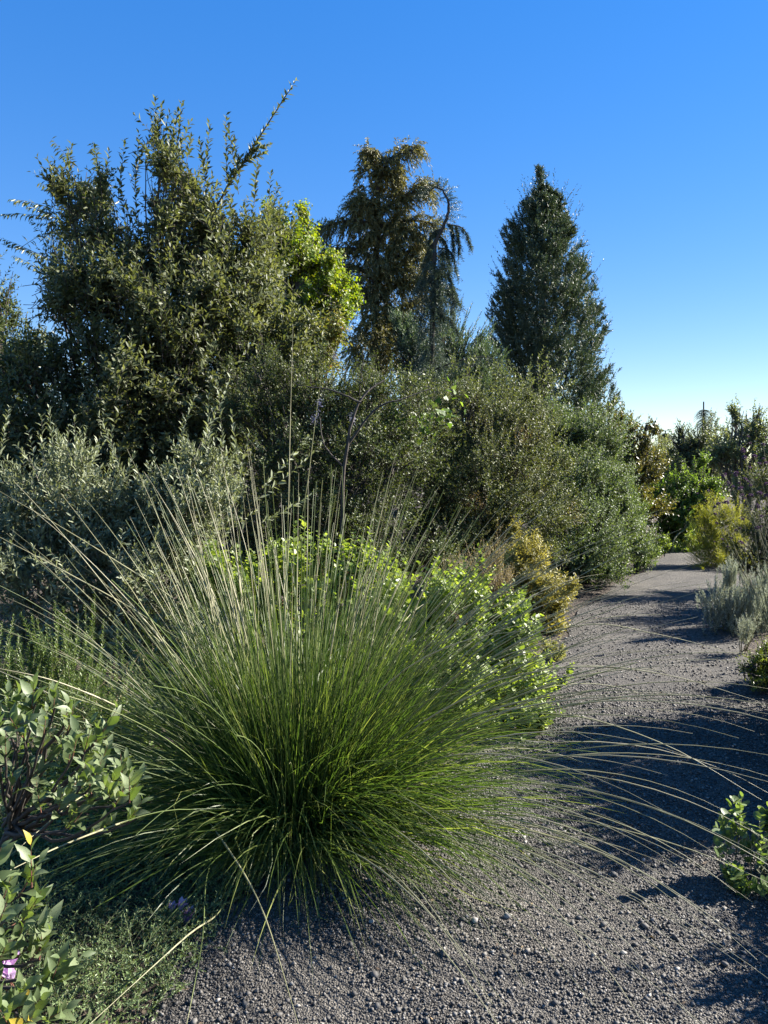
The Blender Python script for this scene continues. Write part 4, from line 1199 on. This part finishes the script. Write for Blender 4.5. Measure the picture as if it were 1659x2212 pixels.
# cyclamen
def cyclamen(name, label, base, flowers):
    base = np.array(base, float)
    th = thing(name, label, 'flower', base)
    for (p, sc_) in flowers:
        p = np.array(p)
        root = base + rng.normal(0, .02, 3) * np.array([1, 1, 0])
        top = p + np.array([0, 0, -.004])
        Pc = spline([root, root * .5 + p * .5 + np.array([rng.normal(0, .01), 0, .01]), top], 8)
        V, Fc, T = tubes(Pc[None], np.full((1, 8), .0013), 4)
        st = part('stem', V, Fc, T, M_barkr, th, base, smooth=True)
        nn = 5
        a = np.arange(5) * 2 * math.pi / 5 + rng.uniform(0, 6)
        tilt = nrm(rng.normal(0, .25, 3) + np.array([0, 0, 1]))
        rad = np.stack([np.cos(a), np.sin(a), 0 * a], -1)
        D = nrm(tilt + rad * .42 + rng.normal(0, .08, (5, 3)))
        N = nrm(-rad + tilt * .4); N = nrm(N - (N * D).sum(-1, keepdims=True) * D)
        V, Fc, T = leaf_batch(LEAF8, p + rad * .003, D, N, np.full(5, .040 * sc_), np.full(5, .023 * sc_), rng.uniform(.1, .9, 5))
        fl = part('flower', V, Fc, T, M_pink, th, base)
    nn = 9
    lvp = base + rng.normal(0, .05, (nn, 3)) * np.array([1, .8, 0]) + np.array([0, 0, .03])
    D = nrm(rng.normal(0, 1, (nn, 3)) * np.array([1, 1, .2])); N = np.tile([0, -.2, 1.], (nn, 1)) + rng.normal(0, .2, (nn, 3)); N = nrm(N - (N * D).sum(-1, keepdims=True) * D)
    leaf_parts('leaf', ROUND, [lvp, D, N, rng.uniform(.03, .05, nn), rng.uniform(.03, .045, nn)], np.arange(nn), M_far, th, base)


cb = gb(385, 2.52)
cyclamen('cyclamen', 'pink cyclamen with swept-back petals at the shaded edge of the gravel', cb,
         [(at(u, v, Y), s) for u, v, Y, s in [(367, 1972, 2.5, 1), (388, 1966, 2.5, 1.1), (396, 1968, 2.55, 1), (408, 1982, 2.5, 1), (405, 1996, 2.48, 1.2), (395, 2008, 2.47, 1), (384, 2022, 2.46, .7), (356, 2034, 2.44, 1), (362, 2030, 2.46, .9)]])
cb = gb(0, 2.0)
cyclamen('cyclamen', 'lilac cyclamen peeping out behind the yellow manzanita leaves', cb,
         [(at(u, v, Y), s) for u, v, Y, s in [(8, 2085, 1.95, 1.1), (22, 2090, 1.93, 1.1), (2, 2105, 1.93, 1.1), (18, 2112, 1.92, 1.2), (26, 2120, 1.95, 1), (-14, 2100, 1.95, 1)]])

# ------------------------------------------------------------------ right side
shrub('bronze_oak', 'dark bronze-leaved tree with a bough reaching over the far bend of the path', 'tree', gb(1360, 13.5),
      [LB(1350, 960, 50, 60, 13.5), LB(1390, 1000, 50, 50, 13.5), LB(1350, 1040, 60, 70, 13.3), LB(1365, 915, 30, 20, 13.5), LB(1400, 918, 26, 12, 13.5), LB(1330, 905, 20, 20, 13.5), LB(1380, 1090, 50, 60, 13.2)], 900, .4, 15, .07, .035, LEAF2, M_oak, M_bark, up=.5, p=2.6, trunk_r=.05)
shrub('far_hazy_tree', 'distant grey-green tree closing the view at the end of the path', 'tree', gb(1440, 30.),
      [LB(1440, 985, 60, 35, 30.), LB(1400, 1000, 60, 40, 30.), LB(1490, 990, 60, 40, 30.), LB(1440, 1030, 90, 60, 29.)], 900, .7, 16, .12, .05, LEAF2, M_farp, M_bark, p=2.5, trunk_r=.12, twig_r=.01)
shrub('dark_background_shrub', 'dark bushy tree behind the fresh green shrub at the path end', 'tree', gb(1510, 20.),
      [LB(1510, 955, 46, 44, 20.), LB(1470, 965, 30, 45, 20.), LB(1550, 960, 40, 50, 20.), LB(1500, 1020, 80, 60, 20.), LB(1470, 925, 10, 20, 20.)], 1100, .5, 15, .085, .04, LEAF2, M_far, M_bark, up=.7, p=2.6, trunk_r=.08, twig_r=.006)
tops = [at(u, v, 15.) for u, v in [(1590, 852), (1582, 865), (1600, 880), (1630, 860), (1640, 875), (1655, 880), (1570, 900), (1612, 885), (1622, 905), (1545, 915), (1530, 920), (1650, 905)]]
shrub('loose_pale_tree', 'loose pale-leaved tree with thin spires showing sky through, right of the path end', 'tree', gb(1610, 15.),
      [LB(1600, 960, 50, 50, 15.), LB(1640, 940, 40, 50, 15.), LB(1560, 970, 40, 40, 15.), LB(1620, 1030, 70, 60, 15.), LB(1680, 980, 60, 90, 15.), LB(1590, 900, 18, 30, 15.), LB(1635, 900, 18, 30, 15.)], 850, .45, 18, .07, .036, LEAF2, M_farp, M_barkg, up=.9, p=2.2, trunk_r=.05, twig_r=.005,
      extra=[(*up_shoots(tops, .7), 26)])
tops = [at(u, v, 14.) for u, v in [(1448, 1010), (1472, 985), (1480, 990), (1500, 985), (1530, 975), (1420, 1040), (1410, 1065), (1515, 1000), (1460, 1000)]]
shrub('glossy_green_shrub', 'fresh glossy green upright shrub standing at the far end of the path', 'shrub', gb(1465, 14.2),
      [LB(1465, 1070, 60, 60, 14.), LB(1500, 1040, 40, 50, 14.), LB(1430, 1100, 40, 60, 14.), LB(1475, 1140, 70, 50, 14.), LB(1520, 1090, 40, 60, 14.)], 900, .42, 14, .062, .034, LEAF8, M_arb, M_bark, up=.8, p=2.5, trunk_r=.04, twig_r=.004,
      extra=[(*up_shoots(tops, .5), 18)])
shrub('low_edging_shrub', 'low pale-green edging plant across the end of the gravel path', 'plant', gb(1450, 13.1),
      [LB(1450, 1180, 30, 22, 13.1), LB(1490, 1175, 34, 28, 13.3), LB(1420, 1190, 26, 16, 13.0), LB(1490, 1135, 24, 30, 13.6)], 360, .2, 12, .045, .03, LEAF2, M_bright, M_twig, p=2.5, trunk_r=.02)
shrub('lime_green_bush', 'lime-yellow feathery bush glowing in the sun at the right of the path', 'shrub', gb(1570, 11.6),
      [LB(1545, 1105, 36, 40, 11.5), LB(1590, 1105, 30, 40, 11.5), LB(1560, 1150, 60, 50, 11.4), LB(1570, 1195, 70, 34, 11.2), LB(1520, 1170, 30, 50, 11.4)], 1300, .3, 18, .036, .009, LEAF2, M_ybush, M_twig, up=1., p=2.6, trunk_r=.02)
def pine(name, label, u, vtop, vbot, Y, wpx):
    base = gb(u, Y)
    th = thing(name, label, 'tree', base, 'young pines on the skyline')
    top = at(u, vtop, Y); low = at(u, vbot, Y)
    conifer_frame(th, base, [[base, base * .5 + top * .5, top]], [.07], [.03], M_bark, k=8)
    nn = 260
    t = rng.uniform(.25, 1, nn)
    S = top + (low - top) * t[:, None]
    a = rng.uniform(0, 6.28, nn)
    wm = wpx / F * Y
    D = nrm(np.stack([np.cos(a), np.sin(a), np.full(nn, .25)], -1)); L = rng.uniform(.6, 1.1, nn) * wm
    B = np.tile([0, 0, -.75], (nn, 1))
    V, Fc, T = shoot_tubes(S, D, L, B, .012, 6, 3)
    part('needles', V, Fc, T, M_far, th, base, stuff=True)
pine('young_pine', 'slim young pine with a bare candle tip and hanging long needles on the skyline', 1520, 868, 935, 34., 22)
pine('young_pine', 'small young pine with spread needle tuft above the far trees', 1437, 930, 955, 40., 20)
pine('young_pine', 'small dark young pine showing through the spires of the loose pale tree', 1612, 895, 935, 34., 16)

# dark leafy mass with verbena stalks
shrub('shaded_green_shrub', 'dark green shaded bush behind the grey lavender at the right path edge', 'shrub', gb(1660, 9.2),
      [LB(1650, 1130, 50, 60, 9.2), LB(1640, 1200, 60, 60, 9.), LB(1700, 1080, 80, 100, 9.2), LB(1720, 1200, 90, 90, 9.), LB(1600, 1220, 40, 30, 9.)], 1000, .35, 15, .04, .018, LEAF2, M_hedge, M_bark, up=.6, p=2.6, trunk_r=.03)


def head_mesh(seed):
    rg = np.random.default_rng(seed)
    nn = 70
    d = nrm(rg.normal(0, 1, (nn, 3)) * np.array([1, 1, .7]) + np.array([0, 0, .25]))
    N = nrm(np.cross(d, rg.normal(0, 1, (nn, 3))))
    V, Fc, T = leaf_batch(LEAF2, d * .25, d, N, np.full(nn, .75), np.full(nn, .38), rg.beta(1.5, 2.5, nn))
    me = mesh('flower_head', V * np.array([1, 1, .75]), Fc, T)
    me.materials.append(M_purple)
    return me


HM = [head_mesh(i) for i in range(5)]


def verbena(name, label, base, heads):
    base = np.array(base, float)
    th = thing(name, label, 'flower', base)
    for (u, v, Y, s) in heads:
        p = at(u, v, Y)
        root = base + rng.normal(0, .08, 3) * np.array([1, 1, 0])
        mid = root * .45 + p * .55 + np.array([rng.normal(0, .03), 0, .12])
        Pc = spline([root, mid, p], 12)
        V, Fc, T = tubes(Pc[None], np.linspace(.0028, .0012, 12)[None], 4)
        st = part('stem', V, Fc, T, M_twig, th, base, smooth=True)
        o = bpy.data.objects.new('flower_head', HM[rng.integers(5)])
        o.location = p - base
        o.scale = (s, s, s)
        o.rotation_euler = (rng.normal(0, .3), rng.normal(0, .3), rng.uniform(0, 6))
        o.parent = st
        COL.objects.link(o)
        for q in range(2):
            if rng.uniform() < .6:
                pp = p + rng.normal(0, .035, 3)
                o2 = bpy.data.objects.new('flower_head', HM[rng.integers(5)])
                o2.location = pp - base; o2.scale = (s * .7,) * 3; o2.parent = st
                COL.objects.link(o2)


hd = [(1655, 1000, 4.6, .016), (1630, 985, 4.6, .017), (1608, 988, 4.6, .018), (1605, 975, 4.7, .017), (1648, 960, 4.7, .016), (1590, 1022, 4.6, .018), (1565, 1025, 4.7, .016), (1600, 1055, 4.5, .02), (1640, 1065, 4.5, .02), (1622, 1070, 4.5, .018), (1655, 1070, 4.6, .02),
      (1570, 1085, 4.6, .018), (1552, 1088, 4.6, .017), (1545, 1110, 4.6, .013), (1548, 1130, 4.6, .013), (1605, 1122, 4.5, .014), (1636, 1140, 4.5, .016), (1590, 1145, 4.6, .012), (1580, 1162, 4.6, .012), (1560, 1165, 4.6, .012), (1610, 1035, 4.6, .016), (1638, 1095, 4.6, .015), (1655, 1045, 4.6, .016), (1575, 1045, 4.7, .014), (1620, 1010, 4.7, .014), (1530, 1060, 4.7, .012), (1645, 1115, 4.5, .013)]
verbena('tall_verbena', 'tall airy verbena with many dark purple flower heads leaning over from the right', at(1760, 1000, 4.7) * np.array([1, 1, 0]), hd)
verbena('single_verbena', 'short verbena with one bright purple flower cluster standing above the grey lavender', gb(1592, 6.9), [(1600, 1172, 6.5, .028)])

tops = [at(u, v, Y) for u, v, Y in [(1552, 1222, 6.9), (1562, 1228, 6.9), (1575, 1215, 7.), (1590, 1208, 7.), (1600, 1220, 7.), (1612, 1205, 7.), (1625, 1225, 7.), (1640, 1218, 7.), (1655, 1235, 7.), (1535, 1260, 6.8), (1545, 1245, 6.8), (1530, 1285, 6.7), (1524, 1300, 6.7), (1570, 1240, 6.8), (1585, 1235, 6.8), (1610, 1245, 6.7), (1630, 1260, 6.7), (1648, 1262, 6.7)]]
spire_plant('grey_lavender', 'grey-green woolly lavender bush beside the right edge of the path', 'shrub', gb(1590, 6.9), tops, rng.uniform(.22, .35, len(tops)), 40, .034, .008, M_lav, M_twig, 38,
            lobes=[LB(1580, 1290, 56, 64, 6.9), LB(1640, 1290, 50, 60, 6.9), LB(1555, 1310, 34, 50, 6.8), LB(1610, 1330, 60, 36, 6.7), LB(1690, 1290, 60, 70, 7.)], ns=520, sl=.26)
tops = [at(u, v, 6.) for u, v in [(1612, 1318), (1605, 1328), (1620, 1335), (1600, 1340), (1630, 1330), (1615, 1345)]]
spire_plant('small_grey_lavender', 'small pale grey lavender seedling in front of the larger lavender bush', 'shrub', gb(1615, 6.2), tops, .2, 34, .026, .006, M_lav, M_twig, 38,
            lobes=[LB(1612, 1360, 18, 22, 6.1)], ns=40, sl=.15)
shrub('glossy_low_shrub', 'low glossy green small-leaved shrub leaning onto the right path edge', 'shrub', gb(1690, 5.2),
      [LB(1630, 1425, 30, 34, 5.2), LB(1660, 1420, 40, 46, 5.2), LB(1690, 1450, 60, 60, 5.1), LB(1640, 1470, 36, 24, 5.0), LB(1740, 1430, 70, 70, 5.3), LB(1605, 1440, 16, 16, 5.1)], 620, .16, 13, .022, .012, LEAF8, M_box, M_bark, up=.8, p=2.6, K=300, trunk_r=.012, twig_r=.0015)
shrub('round_leaved_shrub', 'low shrub with round thick grey-green leaves at the shaded right edge of the gravel', 'shrub', gb(1720, 2.8),
      [LB(1600, 1800, 36, 50, 2.75), LB(1640, 1850, 44, 60, 2.7), LB(1690, 1830, 60, 80, 2.75), LB(1640, 1920, 40, 40, 2.6), LB(1700, 1920, 60, 60, 2.6), LB(1585, 1845, 24, 26, 2.75), LB(1780, 1850, 90, 90, 2.8)], 150, .10, 12, .040, .029, ROUND, M_succ, M_twig, up=.9, p=2.2, K=300, trunk_r=.006, twig_r=.0022, ang=52,
      extra=[(*up_shoots([at(u, v, 2.75) for u, v in [(1585, 1732), (1602, 1722), (1560, 1760), (1575, 1800), (1555, 1812), (1640, 1765), (1650, 1880)]], .1, lean=.25), 9)])

# shrubs growing on along the right border beyond the frame; they shade the path
for i, (X, Y, h, rr_, lab) in enumerate([(2.9, 4.4, 1.4, .42, 'tall grey-green border shrub shading the gravel opposite the grass'),
                                         (2.7, 3.65, 1.25, .42, 'waist-high bushy border shrub behind the round-leaved shrub'),
                                         (2.3, 2.45, .75, .38, 'bushy border shrub at the near right edge of the gravel'),
                                         (4.95, 8.0, 1.7, .6, 'leafy border shrub standing behind the grey lavender'),
                                         (3.75, 5.3, .7, .5, 'low border shrub behind the low glossy shrub')]):
    shrub('border_shrub', lab, 'shrub', (X, Y, 0), [(np.array([X, Y, h * .55]), np.array([rr_, rr_, h * .42])), (np.array([X + .2, Y + .25, h * .6]), np.array([rr_, rr_ * .8, h * .4])), (np.array([X - .1, Y - .2, h * .4]), np.array([rr_, rr_ * .8, h * .38]))],
          1500, .28, 15, .05, .024, LEAF2, M_hedge2, M_bark, up=1., p=2.2, trunk_r=.015, extra=[(*up_shoots([np.array([X + rng.normal(0, rr_ * .5), Y + rng.normal(0, rr_ * .5), h + rng.uniform(-.1, .12)]) for _ in range(14)], .4), 20)])

tot = sum(len(o.data.polygons) for o in bpy.data.objects if o.type == 'MESH')
print('faces', tot, 'objects', len(bpy.data.objects))
